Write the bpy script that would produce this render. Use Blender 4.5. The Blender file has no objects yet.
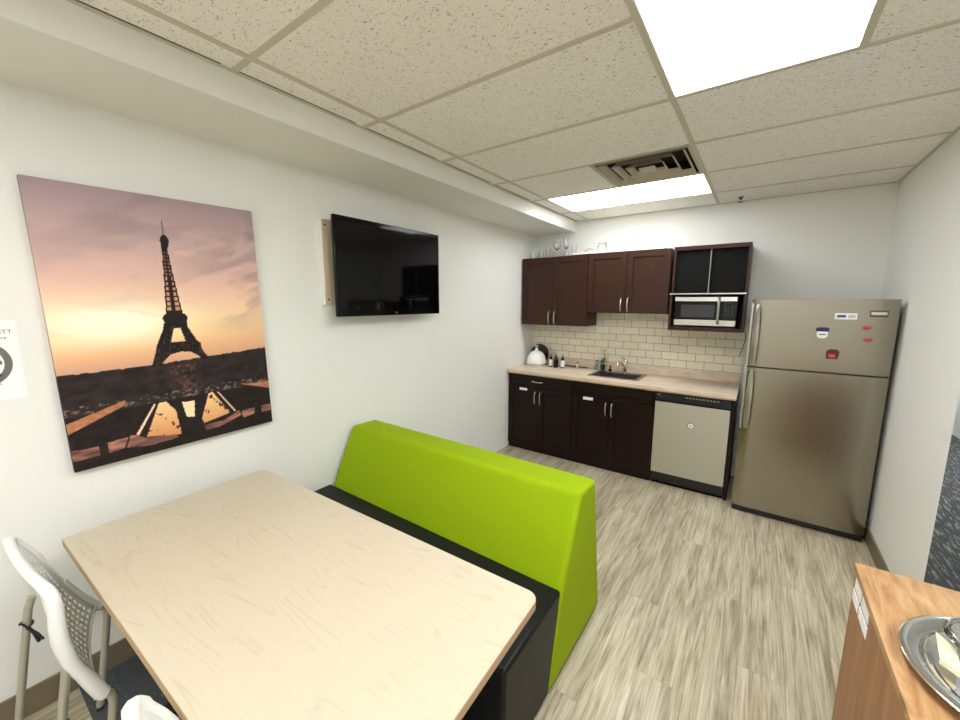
import bpy, bmesh, math, random
from mathutils import Vector, Matrix
random.seed(7)
sc = bpy.context.scene
COL = sc.collection

# ------------------------------------------------------------------ camera
F_PX = 387.46
cam_d = bpy.data.cameras.new('camera'); cam = bpy.data.objects.new('camera', cam_d); COL.objects.link(cam)
cam_d.sensor_width = 36.0; cam_d.sensor_fit = 'HORIZONTAL'; cam_d.lens = F_PX / 960 * 36.0
cam_d.clip_start = 0.02; cam_d.clip_end = 60
yaw, pit, rol = -0.6231, -0.1494, 0.0031
fw = Vector((math.sin(yaw)*math.cos(pit), math.cos(yaw)*math.cos(pit), math.sin(pit)))
rt = Vector((math.cos(yaw), -math.sin(yaw), 0)); up = rt.cross(fw)
r2 = rt*math.cos(rol) + up*math.sin(rol); u2 = -rt*math.sin(rol) + up*math.cos(rol)
cam.matrix_world = Matrix(((r2.x, u2.x, -fw.x, 2.2599), (r2.y, u2.y, -fw.y, -4.2896), (r2.z, u2.z, -fw.z, 1.6588), (0, 0, 0, 1)))
sc.camera = cam

# ------------------------------------------------------------------ world, exposure
w = bpy.data.worlds.new('world'); sc.world = w; w.use_nodes = True
w.node_tree.nodes['Background'].inputs[0].default_value = (0.9, 0.95, 1.0, 1)
w.node_tree.nodes['Background'].inputs[1].default_value = 0.3
sc.view_settings.view_transform = 'Standard'; sc.view_settings.look = 'None'
sc.view_settings.exposure = 0.0; sc.view_settings.gamma = 1.0
sc.view_settings.use_curve_mapping = False
LAMP = 17.0           # strength of the fluorescent diffusers
LAMP_ADDED = 10.0     # two unseen panels added behind the camera for more light
LAMP_KITCHEN = 9.5   # the one over the kitchenette is weaker
LAMP_COL = (0.985, 1.0, 1.03)
sc.cycles.diffuse_bounces = 8; sc.cycles.max_bounces = 14; sc.cycles.glossy_bounces = 4

# ------------------------------------------------------------------ room numbers
H = 2.55; W = 3.01; YB = -6.4; G = 0.6096
T1 = 0.6407; C1 = -3.4997; T2 = T1 + 2*G; T3 = T1 + 3*G
SX, SZ = 0.4928, 2.4303
DOOR_Y = -1.68

# ------------------------------------------------------------------ materials
def srgb(r, g, b):
    f = lambda c: (c/255/12.92) if c/255 <= 0.04045 else ((c/255+0.055)/1.055)**2.4
    return (f(r), f(g), f(b), 1)

class M:
    def __init__(s, name, col=(0.8, 0.8, 0.8, 1), rough=0.5, metal=0.0, spec=0.5):
        s.m = bpy.data.materials.new(name); s.m.use_nodes = True
        s.n = s.m.node_tree.nodes; s.l = s.m.node_tree.links
        s.b = s.n['Principled BSDF']
        s.b.inputs['Base Color'].default_value = col
        s.b.inputs['Roughness'].default_value = rough
        s.b.inputs['Metallic'].default_value = metal
        s.b.inputs['Specular IOR Level'].default_value = spec
        s.m.diffuse_color = col
    def N(s, t, **k):
        n = s.n.new(t)
        for a, v in k.items():
            if a.startswith('i_'):
                key = a[2:]
                n.inputs[int(key) if key.isdigit() else key.replace('_', ' ')].default_value = v
            else: setattr(n, a, v)
        return n
    def L(s, a, b): s.l.new(a, b)
    def coords(s, scale=(1, 1, 1), rot=(0, 0, 0), kind='Object'):
        tc = s.N('ShaderNodeTexCoord'); mp = s.N('ShaderNodeMapping')
        mp.inputs['Scale'].default_value = scale; mp.inputs['Rotation'].default_value = rot
        s.L(tc.outputs[kind], mp.inputs['Vector']); return mp.outputs['Vector']
    def noise(s, vec, scale, detail=3, rough=0.55, dist=0.0):
        n = s.N('ShaderNodeTexNoise'); n.inputs['Scale'].default_value = scale
        n.inputs['Detail'].default_value = detail; n.inputs['Roughness'].default_value = rough
        n.inputs['Distortion'].default_value = dist
        if vec is not None: s.L(vec, n.inputs['Vector'])
        return n.outputs['Fac']
    def ramp(s, fac, stops):
        r = s.N('ShaderNodeValToRGB'); e = r.color_ramp.elements
        while len(e) < len(stops): e.new(0.5)
        for x, (p, c) in zip(e, stops): x.position = p; x.color = c
        s.L(fac, r.inputs['Fac']); return r.outputs['Color']
    def mix(s, fac, a, b, blend='MIX'):
        m = s.N('ShaderNodeMix', data_type='RGBA', blend_type=blend)
        if isinstance(fac, float): m.inputs[0].default_value = fac
        else: s.L(fac, m.inputs[0])
        for i, v in ((6, a), (7, b)):
            if isinstance(v, tuple): m.inputs[i].default_value = v
            else: s.L(v, m.inputs[i])
        return m.outputs[2]
    def math(s, op, a, b=None, c=None):
        m = s.N('ShaderNodeMath', operation=op)
        for i, v in enumerate((a, b, c)):
            if v is None: continue
            if isinstance(v, (int, float)): m.inputs[i].default_value = v
            else: s.L(v, m.inputs[i])
        return m.outputs[0]
    def bump(s, h, strength=0.2, dist=0.01):
        b = s.N('ShaderNodeBump'); b.inputs['Strength'].default_value = strength; b.inputs['Distance'].default_value = dist
        s.L(h, b.inputs['Height']); s.L(b.outputs['Normal'], s.b.inputs['Normal'])
    def base(s, c): s.L(c, s.b.inputs['Base Color'])

def plain(name, col, rough=0.5, metal=0.0, spec=0.5, grain=0.0, gscale=200):
    m = M(name, col, rough, metal, spec)
    if grain:
        m.bump(m.noise(m.coords(), gscale, 2), grain, 0.002)
    return m.m

def wall_mat(name, col):
    m = M(name, col, 0.75, spec=0.25)
    v = m.coords()
    n = m.noise(v, 1.3, 2)
    c2 = tuple(x*0.955 for x in col[:3]) + (1,)
    m.base(m.mix(n, col, c2)); m.bump(m.noise(v, 160, 3), 0.12, 0.003)
    return m.m
MAT = {}
MAT['wall'] = wall_mat('wall_paint', srgb(234, 234, 228))
MAT['wall_far'] = wall_mat('corridor_paint', srgb(232, 234, 232))

def ceiling_mat():
    m = M('ceiling_tile', srgb(205, 198, 180), 0.9, spec=0.1)
    v = m.coords()
    # fissures and pinholes of mineral fibre board
    va = m.coords(scale=(1, 1.9, 1), rot=(0, 0, 0.5))
    a = m.noise(va, 72, 2, 0.6, 0.8)
    b = m.noise(v, 170, 2, 0.5)
    pits = m.ramp(a, [(0.0, (0, 0, 0, 1)), (0.63, (0, 0, 0, 1)), (0.67, (1, 1, 1, 1)), (1, (1, 1, 1, 1))])
    dots = m.ramp(b, [(0.0, (0, 0, 0, 1)), (0.64, (0, 0, 0, 1)), (0.70, (1, 1, 1, 1)), (1, (1, 1, 1, 1))])
    hole = m.mix(1.0, pits, dots, 'ADD')
    big = m.noise(v, 1.1, 2)
    c = m.mix(big, srgb(250, 247, 240), srgb(243, 240, 233))
    m.base(m.mix(m.math('MULTIPLY', hole, 0.62), c, srgb(122, 112, 94)))
    m.bump(m.math('MULTIPLY', hole, -1.0), 0.5, 0.003)
    return m.m
MAT['ceiling'] = ceiling_mat()
MAT['grid'] = plain('ceiling_grid_paint', srgb(204, 198, 182), 0.5, spec=0.3)
MAT['gap'] = plain('dark_gap', srgb(60, 56, 48), 0.9)

def floor_mat():
    m = M('vinyl_plank', rough=0.42, spec=0.4)
    v = m.coords()
    sx = m.N('ShaderNodeSeparateXYZ'); m.L(v, sx.inputs[0])
    px = m.math('DIVIDE', sx.outputs[0], 0.178); ix = m.math('FLOOR', px)
    off = m.math('MULTIPLY', m.math('FRACT', m.math('MULTIPLY', ix, 0.377)), 1.22)
    py = m.math('DIVIDE', m.math('ADD', sx.outputs[1], off), 1.22); iy = m.math('FLOOR', py)
    cid = m.N('ShaderNodeCombineXYZ'); m.L(ix, cid.inputs[0]); m.L(iy, cid.inputs[1])
    wn = m.N('ShaderNodeTexWhiteNoise', noise_dimensions='3D'); m.L(cid.outputs[0], wn.inputs['Vector'])
    # each plank gets its own stretch of grain
    offs = m.N('ShaderNodeVectorMath', operation='SCALE'); m.L(wn.outputs['Color'], offs.inputs[0]); offs.inputs['Scale'].default_value = 17.0
    add = m.N('ShaderNodeVectorMath', operation='ADD'); m.L(v, add.inputs[0]); m.L(offs.outputs[0], add.inputs[1])
    mp = m.N('ShaderNodeMapping'); mp.inputs['Scale'].default_value = (1, 0.075, 1); m.L(add.outputs[0], mp.inputs['Vector'])
    g = m.noise(mp.outputs[0], 24, 6, 0.66, 1.0)
    mp2 = m.N('ShaderNodeMapping'); mp2.inputs['Scale'].default_value = (1, 0.035, 1); m.L(add.outputs[0], mp2.inputs['Vector'])
    f = m.noise(mp2.outputs[0], 120, 3, 0.6, 0.3)
    wv = m.N('ShaderNodeTexWave', wave_type='RINGS', rings_direction='Z'); wv.inputs['Scale'].default_value = 5.0
    wv.inputs['Distortion'].default_value = 5.0; wv.inputs['Detail'].default_value = 3; wv.inputs['Detail Scale'].default_value = 1.2
    m.L(mp.outputs[0], wv.inputs['Vector'])
    c = m.ramp(g, [(0.32, srgb(108, 96, 74)), (0.44, srgb(156, 144, 116)), (0.52, srgb(184, 174, 146)), (0.68, srgb(212, 204, 180))])
    c = m.mix(m.math('MULTIPLY', wv.outputs['Fac'], 0.25), c, srgb(136, 122, 98))
    fr = m.ramp(f, [(0.34, srgb(128, 116, 96)), (0.5, srgb(190, 181, 160)), (0.66, srgb(226, 220, 206))])
    c = m.mix(0.33, c, fr)
    tint = m.ramp(wn.outputs['Value'], [(0, (0.86, 0.85, 0.83, 1)), (1, (1.06, 1.05, 1.03, 1))])
    c = m.mix(1.0, c, tint, 'MULTIPLY')
    fx = m.math('FRACT', px); fy = m.math('FRACT', py)
    ex = m.math('MINIMUM', fx, m.math('SUBTRACT', 1.0, fx)); ey = m.math('MINIMUM', fy, m.math('SUBTRACT', 1.0, fy))
    e = m.math('LESS_THAN', ex, 0.006); e2 = m.math('MULTIPLY', m.math('LESS_THAN', ey, 0.0010), 0.5)
    seam = m.math('MAXIMUM', e, e2)
    m.base(m.mix(m.math('MULTIPLY', seam, 0.5), c, srgb(84, 74, 58)))
    m.bump(f, 0.08, 0.002)
    return m.m
MAT['floor'] = floor_mat()

def carpet_mat():
    m = M('carpet', rough=0.95, spec=0.1)
    v = m.coords(scale=(1, 0.13, 1), rot=(0, 0, 0.12)); v2 = m.coords(scale=(0.15, 1, 1), rot=(0, 0, 0.1))
    a = m.noise(v, 55, 3, 0.7); b = m.noise(v2, 42, 3, 0.7); n = m.noise(m.coords(), 190, 2)
    st = m.ramp(a, [(0.53, (0, 0, 0, 1)), (0.60, (1, 1, 1, 1))])
    st2 = m.ramp(b, [(0.56, (0, 0, 0, 1)), (0.64, (1, 1, 1, 1))])
    c = m.mix(n, srgb(58, 60, 63), srgb(104, 106, 108))
    c = m.mix(m.math('MULTIPLY', st, 0.75), c, srgb(158, 160, 158))
    c = m.mix(m.math('MULTIPLY', st2, 0.35), c, srgb(36, 38, 42))
    m.base(c); m.bump(n, 0.4, 0.004); return m.m
MAT['carpet'] = carpet_mat()
MAT['base'] = plain('baseboard_vinyl', srgb(122, 108, 88), 0.5, spec=0.3)

def maple_mat():
    m = M('maple_laminate', rough=0.38, spec=0.35)
    v = m.coords(scale=(0.13, 1, 1))
    w0 = m.noise(v, 7.0, 2, 0.5, 0.4)
    ln = m.math('ABSOLUTE', m.math('SUBTRACT', m.math('FRACT', m.math('MULTIPLY', w0, 13.0)), 0.5))
    line = m.ramp(ln, [(0.0, (1, 1, 1, 1)), (0.07, (0.3, 0.3, 0.3, 1)), (0.16, (0, 0, 0, 1))])
    brk = m.ramp(m.noise(m.coords(), 9, 2), [(0.42, (0, 0, 0, 1)), (0.6, (1, 1, 1, 1))])
    line = m.mix(1.0, line, brk, 'MULTIPLY')
    n = m.noise(m.coords(scale=(0.12, 1, 1)), 60, 4, 0.6)
    c = m.mix(n, srgb(202, 190, 166), srgb(193, 181, 157))
    m.base(m.mix(m.math('MULTIPLY', line, 0.38), c, srgb(168, 148, 120)))
    return m.m
MAT['maple'] = maple_mat()
MAT['maple_edge'] = plain('table_edge_band', srgb(176, 150, 116), 0.5)

def counter_mat():
    m = M('counter_laminate', rough=0.4, spec=0.4)
    n = m.noise(m.coords(scale=(0.3, 1, 1)), 30, 4, 0.6)
    m.base(m.ramp(n, [(0.3, srgb(206, 184, 158)), (0.7, srgb(228, 211, 190))])); return m.m
MAT['counter'] = counter_mat()

def oak_mat():
    m = M('oak_veneer', rough=0.42, spec=0.4)
    v = m.coords(scale=(1, 0.13, 0.13))
    g = m.noise(v, 30, 5, 0.65, 1.2); f = m.noise(m.coords(scale=(1, 0.05, 0.05)), 150, 2)
    c = m.ramp(g, [(0.32, srgb(128, 92, 56)), (0.45, srgb(162, 124, 82)), (0.56, srgb(180, 144, 102)), (0.72, srgb(196, 162, 122))])
    c = m.mix(m.math('MULTIPLY', f, 0.35), c, srgb(168, 122, 76))
    m.base(c); return m.m
MAT['oak'] = oak_mat()
def oak_side():
    m = M('oak_veneer_side', rough=0.45, spec=0.35)
    g = m.noise(m.coords(scale=(1, 1, 0.09)), 26, 5, 0.62, 0.5)
    m.base(m.ramp(g, [(0.28, srgb(136, 92, 56)), (0.5, srgb(160, 112, 72)), (0.78, srgb(182, 134, 92))])); return m.m
MAT['oak_side'] = oak_side()

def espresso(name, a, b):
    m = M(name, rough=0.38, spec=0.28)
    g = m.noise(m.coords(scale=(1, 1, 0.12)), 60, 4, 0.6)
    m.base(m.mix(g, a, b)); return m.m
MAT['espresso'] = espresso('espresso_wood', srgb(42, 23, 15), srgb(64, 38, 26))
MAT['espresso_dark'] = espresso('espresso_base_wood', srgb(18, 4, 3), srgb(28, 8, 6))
MAT['cab_inside'] = plain('cabinet_inside', srgb(24, 20, 19), 0.6)
MAT['bay_panel'] = plain('bay_panel', srgb(10, 9, 9), 0.7, spec=0.2)
MAT['seam_light'] = plain('raw_edge', srgb(150, 138, 122), 0.5)

def tile_mat():
    m = M('subway_tile', rough=0.22, spec=0.5)
    tc = m.N('ShaderNodeTexCoord'); sp = m.N('ShaderNodeSeparateXYZ'); cb = m.N('ShaderNodeCombineXYZ')
    m.L(tc.outputs['Object'], sp.inputs[0]); m.L(sp.outputs[0], cb.inputs[0]); m.L(sp.outputs[2], cb.inputs[1])
    br = m.N('ShaderNodeTexBrick'); m.L(cb.outputs[0], br.inputs['Vector'])
    br.inputs['Scale'].default_value = 1.0; br.inputs['Brick Width'].default_value = 0.155; br.inputs['Row Height'].default_value = 0.0775
    br.inputs['Mortar Size'].default_value = 0.0022; br.inputs['Mortar Smooth'].default_value = 0.1; br.offset = 0.5
    br.inputs['Color1'].default_value = srgb(240, 232, 210); br.inputs['Color2'].default_value = srgb(230, 221, 198)
    br.inputs['Mortar'].default_value = srgb(140, 130, 108)
    m.base(br.outputs['Color']); m.bump(m.math('MULTIPLY', br.outputs['Fac'], -1.0), 0.5, 0.003); return m.m
MAT['tile'] = tile_mat()

def steel(name, col, rough, stretch, amt=0.05):
    m = M(name, col, rough, 1.0)
    n = m.noise(m.coords(scale=stretch), 420, 1)
    r = m.math('ADD', m.math('MULTIPLY', n, 0.08), rough-0.04); m.L(r, m.b.inputs['Roughness'])
    if amt: m.bump(n, amt, 0.001)
    return m.m
MAT['steel'] = steel('brushed_steel', srgb(158, 152, 138), 0.25, (0.004, 0.004, 1), 0.0)
MAT['steel_dw'] = steel('brushed_steel_dull', srgb(206, 204, 192), 0.5, (0.02, 0.02, 1), 0.05)
MAT['handle_steel'] = steel('handle_steel', srgb(186, 182, 172), 0.30, (1, 1, 0.02), 0.0)
MAT['sink_steel'] = steel('sink_steel', srgb(168, 166, 156), 0.28, (0.02, 1, 1), 0.0)
MAT['chrome'] = plain('polished_chrome', srgb(225, 225, 225), 0.12, 1.0)
MAT['nickel'] = plain('satin_nickel', srgb(205, 200, 192), 0.28, 1.0)
MAT['fridge_side'] = plain('fridge_grey_side', srgb(66, 64, 60), 0.45)
MAT['black'] = plain('black_plastic', srgb(18, 18, 19), 0.32)
MAT['black_gloss'] = plain('black_gloss', srgb(7, 7, 8), 0.12, spec=0.28)
MAT['screen'] = plain('screen_glass', srgb(5, 5, 6), 0.05, spec=0.3)
MAT['dark_grey'] = plain('dark_grey_plastic', srgb(52, 52, 54), 0.4)
MAT['white_plastic'] = plain('white_plastic', srgb(232, 232, 228), 0.38)
MAT['white'] = plain('white_gloss', srgb(238, 238, 235), 0.25)
MAT['paper'] = plain('white_paper', srgb(244, 244, 242), 0.8, spec=0.1)
MAT['ink'] = plain('grey_ink', srgb(112, 112, 108), 0.8, spec=0.1)
MAT['ink_dark'] = plain('dark_ink', srgb(40, 42, 44), 0.8, spec=0.1)
MAT['tube'] = plain('beige_grey_tube', srgb(172, 168, 152), 0.4, 0.3)
MAT['board'] = plain('painted_board', srgb(240, 238, 226), 0.5)
MAT['board_wood'] = plain('raw_board_face', srgb(208, 192, 166), 0.6)
MAT['navy'] = plain('navy_print', srgb(30, 34, 84), 0.4)
MAT['blue'] = plain('blue_print', srgb(40, 84, 124), 0.4)
MAT['dark_red'] = plain('dark_red_print', srgb(92, 14, 26), 0.4)
MAT['pink'] = plain('rose_print', srgb(196, 74, 92), 0.4)
MAT['cream'] = plain('cream_paper', srgb(212, 202, 170), 0.75, spec=0.15)
MAT['leaf'] = plain('plant_green', srgb(96, 150, 60), 0.5)
MAT['leaf_dark'] = plain('plant_dark_green', srgb(26, 52, 22), 0.5)
MAT['red'] = plain('red_plastic', srgb(150, 24, 22), 0.35)
MAT['vent'] = plain('vent_metal', srgb(190, 181, 160), 0.45, spec=0.3)
MAT['vent_dark'] = plain('duct_inside', srgb(40, 35, 28), 0.9)

def fabric(name, col, col2, sc_=420, rough=0.85):
    m = M(name, col, rough, spec=0.2)
    n = m.noise(m.coords(), sc_, 2); m.base(m.mix(n, col, col2)); m.bump(n, 0.25, 0.002)
    return m.m
MAT['lime'] = fabric('lime_fabric', srgb(148, 174, 6), srgb(136, 162, 2))
MAT['vinyl'] = fabric('black_vinyl', srgb(26, 27, 27), srgb(18, 19, 19), 260, 0.42)
def mat_mat():
    m = M('black_rubber_mat', rough=0.6, spec=0.35)
    v = m.coords(); n = m.noise(v, 90, 4); s = m.noise(m.coords(scale=(1, 0.08, 1), rot=(0, 0, 0.7)), 40, 3)
    d = m.ramp(m.noise(v, 130, 1), [(0.74, (0, 0, 0, 1)), (0.77, (1, 1, 1, 1))])
    c = m.mix(n, srgb(52, 55, 58), srgb(78, 82, 85)); c = m.mix(m.math('MULTIPLY', s, 0.3), c, srgb(86, 90, 92))
    m.base(m.mix(m.math('MULTIPLY', d, 0.8), c, srgb(190, 192, 190))); m.bump(n, 0.2, 0.002); return m.m
MAT['mat'] = mat_mat()

def glass_mat(name, tint=(0.96, 0.98, 0.97, 1), rough=0.02):
    m = M(name, tint, rough); m.b.inputs['Transmission Weight'].default_value = 1.0; m.b.inputs['IOR'].default_value = 1.45
    return m.m
MAT['glass'] = glass_mat('clear_glass')
MAT['blue_glass'] = glass_mat('blue_soap', (0.55, 0.7, 0.85, 1))

def emit(name, col, k):
    m = M(name, (0.9, 0.9, 0.9, 1), 0.5)
    m.b.inputs['Emission Color'].default_value = tuple(col) + (1,); m.b.inputs['Emission Strength'].default_value = k
    return m.m
MAT['lamp'] = emit('fluorescent_diffuser', LAMP_COL, LAMP)
MAT['lamp_added'] = emit('added_diffuser_rear', LAMP_COL, LAMP_ADDED)
MAT['lamp_kitchen'] = emit('fluorescent_diffuser_kitchen', (0.97, 0.99, 1.05), LAMP_KITCHEN)

# ------------------------------------------------------------------ mesh helpers
def root_offset(o):
    while o is not None and o.parent is not None: o = o.parent
    return Vector(o.location) if o is not None else Vector((0, 0, 0))

class MB:
    def __init__(s): s.v = []; s.f = []
    def add(s, vs, fs):
        k = len(s.v); s.v += [Vector(p) for p in vs]; s.f += [[i+k for i in f] for f in fs]; return s
    def box(s, x0, y0, z0, x1, y1, z1):
        x0, x1 = sorted((x0, x1)); y0, y1 = sorted((y0, y1)); z0, z1 = sorted((z0, z1))
        return s.add([(x0,y0,z0),(x1,y0,z0),(x1,y1,z0),(x0,y1,z0),(x0,y0,z1),(x1,y0,z1),(x1,y1,z1),(x0,y1,z1)],
                     [(0,3,2,1),(4,5,6,7),(0,1,5,4),(1,2,6,5),(2,3,7,6),(3,0,4,7)])
    def prism(s, pts, axis, a, b):
        # pts: 2D outline; axis 'x': pts are (y,z); 'y': (x,z); 'z': (x,y)
        def P(p, t): return {'x': (t, p[0], p[1]), 'y': (p[0], t, p[1]), 'z': (p[0], p[1], t)}[axis]
        n = len(pts); vs = [P(p, a) for p in pts] + [P(p, b) for p in pts]
        fs = [list(range(n))[::-1], list(range(n, 2*n))] + [(i, (i+1) % n, n+(i+1) % n, n+i) for i in range(n)]
        return s.add(vs, fs)
    def tube(s, path, r, n=10, closed=False):
        path = [Vector(p) for p in path]; rs = r if isinstance(r, (list, tuple)) else [r]*len(path)
        N = len(path); vs = []; fs = []; ref = None
        for i, p in enumerate(path):
            if closed: t = path[(i+1) % N] - path[i-1]
            else: t = path[min(i+1, N-1)] - path[max(i-1, 0)]
            t.normalize()
            if ref is None: ref = Vector((0, 0, 1)) if abs(t.z) < 0.9 else Vector((1, 0, 0))
            a = t.cross(ref); 
            if a.length < 1e-6: a = t.orthogonal()
            a.normalize(); b = a.cross(t); b.normalize(); ref = b
            for k in range(n):
                q = 2*math.pi*k/n; vs.append(p + (a*math.cos(q) + b*math.sin(q))*rs[i])
        for i in range(N if closed else N-1):
            j = (i+1) % N
            for k in range(n): fs.append((i*n+k, i*n+(k+1) % n, j*n+(k+1) % n, j*n+k))
        if not closed: fs += [list(range(n))[::-1], list(range((N-1)*n, N*n))]
        return s.add(vs, fs)
    def cyl(s, p0, p1, r, n=24): return s.tube([p0, p1], r, n)
    def lathe(s, prof, c, n=28, sx=1.0, sy=1.0, closed=False):
        # prof: list of (radius, z)
        vs = []; fs = []; m = len(prof)
        for r, z in prof:
            for k in range(n):
                q = 2*math.pi*k/n; vs.append((c[0] + r*sx*math.cos(q), c[1] + r*sy*math.sin(q), c[2] + z))
        for i in range(m if closed else m-1):
            j = (i+1) % m
            for k in range(n): fs.append((i*n+k, i*n+(k+1) % n, j*n+(k+1) % n, j*n+k))
        if not closed: fs += [list(range(n))[::-1], list(range((m-1)*n, m*n))]
        return s.add(vs, fs)
    def build(s, name, mat, parent=None, bevel=0.0, seg=2, smooth=True, label=None, kind=None):
        off = root_offset(parent)
        me = bpy.data.meshes.new(name)
        me.from_pydata([tuple(p - off) for p in s.v], [], [tuple(f) for f in s.f]); me.update()
        bm = bmesh.new(); bm.from_mesh(me); bmesh.ops.remove_doubles(bm, verts=bm.verts, dist=1e-6)
        bmesh.ops.recalc_face_normals(bm, faces=bm.faces)
        bm.to_mesh(me); bm.free()
        if smooth:
            for p in me.polygons: p.use_smooth = True
            try: me.set_sharp_from_angle(angle=math.radians(38))
            except Exception: pass
        mt = MAT[mat] if isinstance(mat, str) else mat
        me.materials.append(mt)
        o = bpy.data.objects.new(name, me); COL.objects.link(o)
        if parent is not None: o.parent = parent
        if bevel:
            b = o.modifiers.new('bevel', 'BEVEL'); b.width = bevel; b.segments = seg; b.limit_method = 'ANGLE'; b.angle_limit = math.radians(35)
            b.harden_normals = False
        if label: o['label'] = label
        if kind: o['kind'] = kind
        return o

def thing(name, label, cat, loc=(0, 0, 0), group=None, rz=0.0):
    o = bpy.data.objects.new(name, None); COL.objects.link(o); o.location = loc; o.rotation_euler = (0, 0, rz)
    o.empty_display_size = 0.05
    o['label'] = label; o['category'] = cat
    if group: o['group'] = group
    return o
def tag(o, label, cat, group=None):
    o['label'] = label; o['category'] = cat
    if group: o['group'] = group
    return o
def struct(o): o['kind'] = 'structure'; return o
def copy_tree(o, parent=None):
    c = o.copy(); COL.objects.link(c)
    if parent is not None: c.parent = parent
    for ch in list(o.children): copy_tree(ch, c)
    return c

def text_mesh(name, txt, size, mat, parent, origin, xdir, ydir, depth=0.0006, align='CENTER'):
    cu = bpy.data.curves.new(name, 'FONT'); cu.body = txt; cu.size = size; cu.extrude = depth
    cu.align_x = align; cu.align_y = 'CENTER'; cu.resolution_u = 3
    t = bpy.data.objects.new(name, cu); COL.objects.link(t)
    dg = bpy.context.evaluated_depsgraph_get(); me = bpy.data.meshes.new_from_object(t.evaluated_get(dg))
    COL.objects.unlink(t); bpy.data.objects.remove(t)
    X = Vector(xdir).normalized(); Y = Vector(ydir).normalized(); Z = X.cross(Y); off = root_offset(parent)
    for v in me.vertices: v.co = Vector(origin) - off + X*v.co.x + Y*v.co.y + Z*v.co.z
    me.materials.clear(); me.materials.append(MAT[mat]); me.name = name
    o = bpy.data.objects.new(name, me); COL.objects.link(o)
    if parent is not None: o.parent = parent
    return o

# ================================================================== ROOM SHELL
struct(MB().box(-0.12, YB, -0.06, W+0.05, 0.0, 0.0).build('floor', 'floor', smooth=False))
struct(MB().box(W+0.05, YB, -0.06, 4.39, 4.2, 0.0).build('floor_corridor', 'carpet', smooth=False))
struct(MB().box(-0.12, YB, -0.06, 0.0, 0.12, H+0.2).build('wall_left', 'wall', smooth=False))
struct(MB().box(0.0, 0.0, -0.06, W, 0.12, H+0.2).build('wall_back', 'wall', smooth=False))
struct(MB().prism([(W, -1.68), (W+0.06, -1.46), (W+0.06, 4.2), (W, 4.2)], 'z', -0.06, H+0.2).build('wall_right', 'wall', smooth=False))
struct(MB().box(-0.12, YB-0.12, -0.06, 4.51, YB, H+0.2).build('wall_front', 'wall', smooth=False))
struct(MB().box(4.39, YB, -0.06, 4.51, 4.2, H+0.2).build('wall_corridor', 'wall_far', smooth=False))
struct(MB().box(W, 4.2, -0.06, 4.51, 4.32, H+0.2).build('wall_corridor_end', 'wall_far', smooth=False))
struct(MB().box(0.0, YB, SZ, SX, 0.0, H+0.2).build('wall_soffit', 'wall', smooth=False))

# ceiling tiles: one board surface with openings for lights and the diffuser left out
LIGHTS = [(T2, C1, T3, C1+2*G), (T1, C1+4*G, T2, C1+5*G), (T2, C1-5*G+G, T3, C1-2*G), ]
LIGHTS[2] = (T2, C1-4*G, T3, C1-2*G)  # unseen panel behind the camera, added for its light
LIGHTS.append((T1, C1-3*G, T2, C1-2*G))  # second unseen panel, added to brighten the left side
VENT = (T1+G, C1+3*G, T2, C1+4*G)
HOLES = LIGHTS + [VENT, (3.2, -5.0, 3.2+G, -5.0+2*G), (3.2, 1.0, 3.2+G, 1.0+2*G)]
xs = sorted(set([SX, 4.39, W, W+0.06] + [v for h in HOLES for v in (h[0], h[2])]))
ys = sorted(set([YB, 0.0, 4.2] + [v for h in HOLES for v in (h[1], h[3])]))
mb = MB()
for i in range(len(xs)-1):
    for j in range(len(ys)-1):
        cx, cy = (xs[i]+xs[i+1])/2, (ys[j]+ys[j+1])/2
        if any(h[0] < cx < h[2] and h[1] < cy < h[3] for h in HOLES): continue
        if cy > 0 and cx < W+0.05: continue
        mb.box(xs[i], ys[j], H, xs[i+1], ys[j+1], H+0.02)
struct(mb.build('ceiling', 'ceiling', smooth=False))
# T-bar grid
mb = MB(); b = 0.012
def bar_x(y, x0, x1): mb.box(x0, y-b, H-0.004, x1, y+b, H+0.001)
def bar_y(x, y0, y1): mb.box(x-b, y0, H-0.0045, x+b, y1, H+0.001)
bar_y(T1, YB, 0.0); bar_y(T2, YB, 0.0); bar_y(T3, YB, C1+2*G)
k = -4
while C1+k*G < 0:
    y = C1+k*G
    if y > YB:
        segs = [(SX, W)]
        for h in LIGHTS:
            if h[1]+0.01 < y < h[3]-0.01: segs = [q for a, b_ in segs for q in ((a, h[0]), (h[2], b_))]
        for a, b_ in segs: bar_x(y, a, b_)
    k += 1
struct(mb.build('trim_1', 'grid', smooth=False))
# wall angles (thin shadowed edge trims round the ceiling)
mb = MB(); mb.box(SX, YB, H-0.006, SX+0.016, 0, H-0.001); mb.box(SX, -0.016, H-0.006, W, 0, H-0.001); mb.box(W-0.016, DOOR_Y, H-0.006, W, 0, H-0.001)
struct(mb.build('trim_2', 'grid', smooth=False))
mb = MB()
for k in range(-4, 6):    # dark gaps where the narrow border tiles sit crooked
    y = C1+k*G
    mb.box(SX+0.016, y+0.016, H-0.0015, SX+0.021, y+G-0.05, H+0.001)
struct(mb.build('trim_3', 'gap', smooth=False))
# baseboards
mb = MB(); mb.box(0, YB, 0, 0.010, -2.45, 0.115); struct(mb.build('baseboard_left', 'base', bevel=0.003, smooth=False))
mb = MB(); mb.box(W-0.010, DOOR_Y, 0, W, 0, 0.10); struct(mb.build('baseboard_right', 'base', smooth=False))
mb = MB(); mb.box(2.2, -0.010, 0, W-0.01, 0, 0.10); struct(mb.build('baseboard_back', 'base', smooth=False))
# tile backsplash
struct(MB().box(0.0, -0.008, 0.995, 2.165, 0.0, 1.60).build('wall_backsplash', 'tile', smooth=False))

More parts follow.
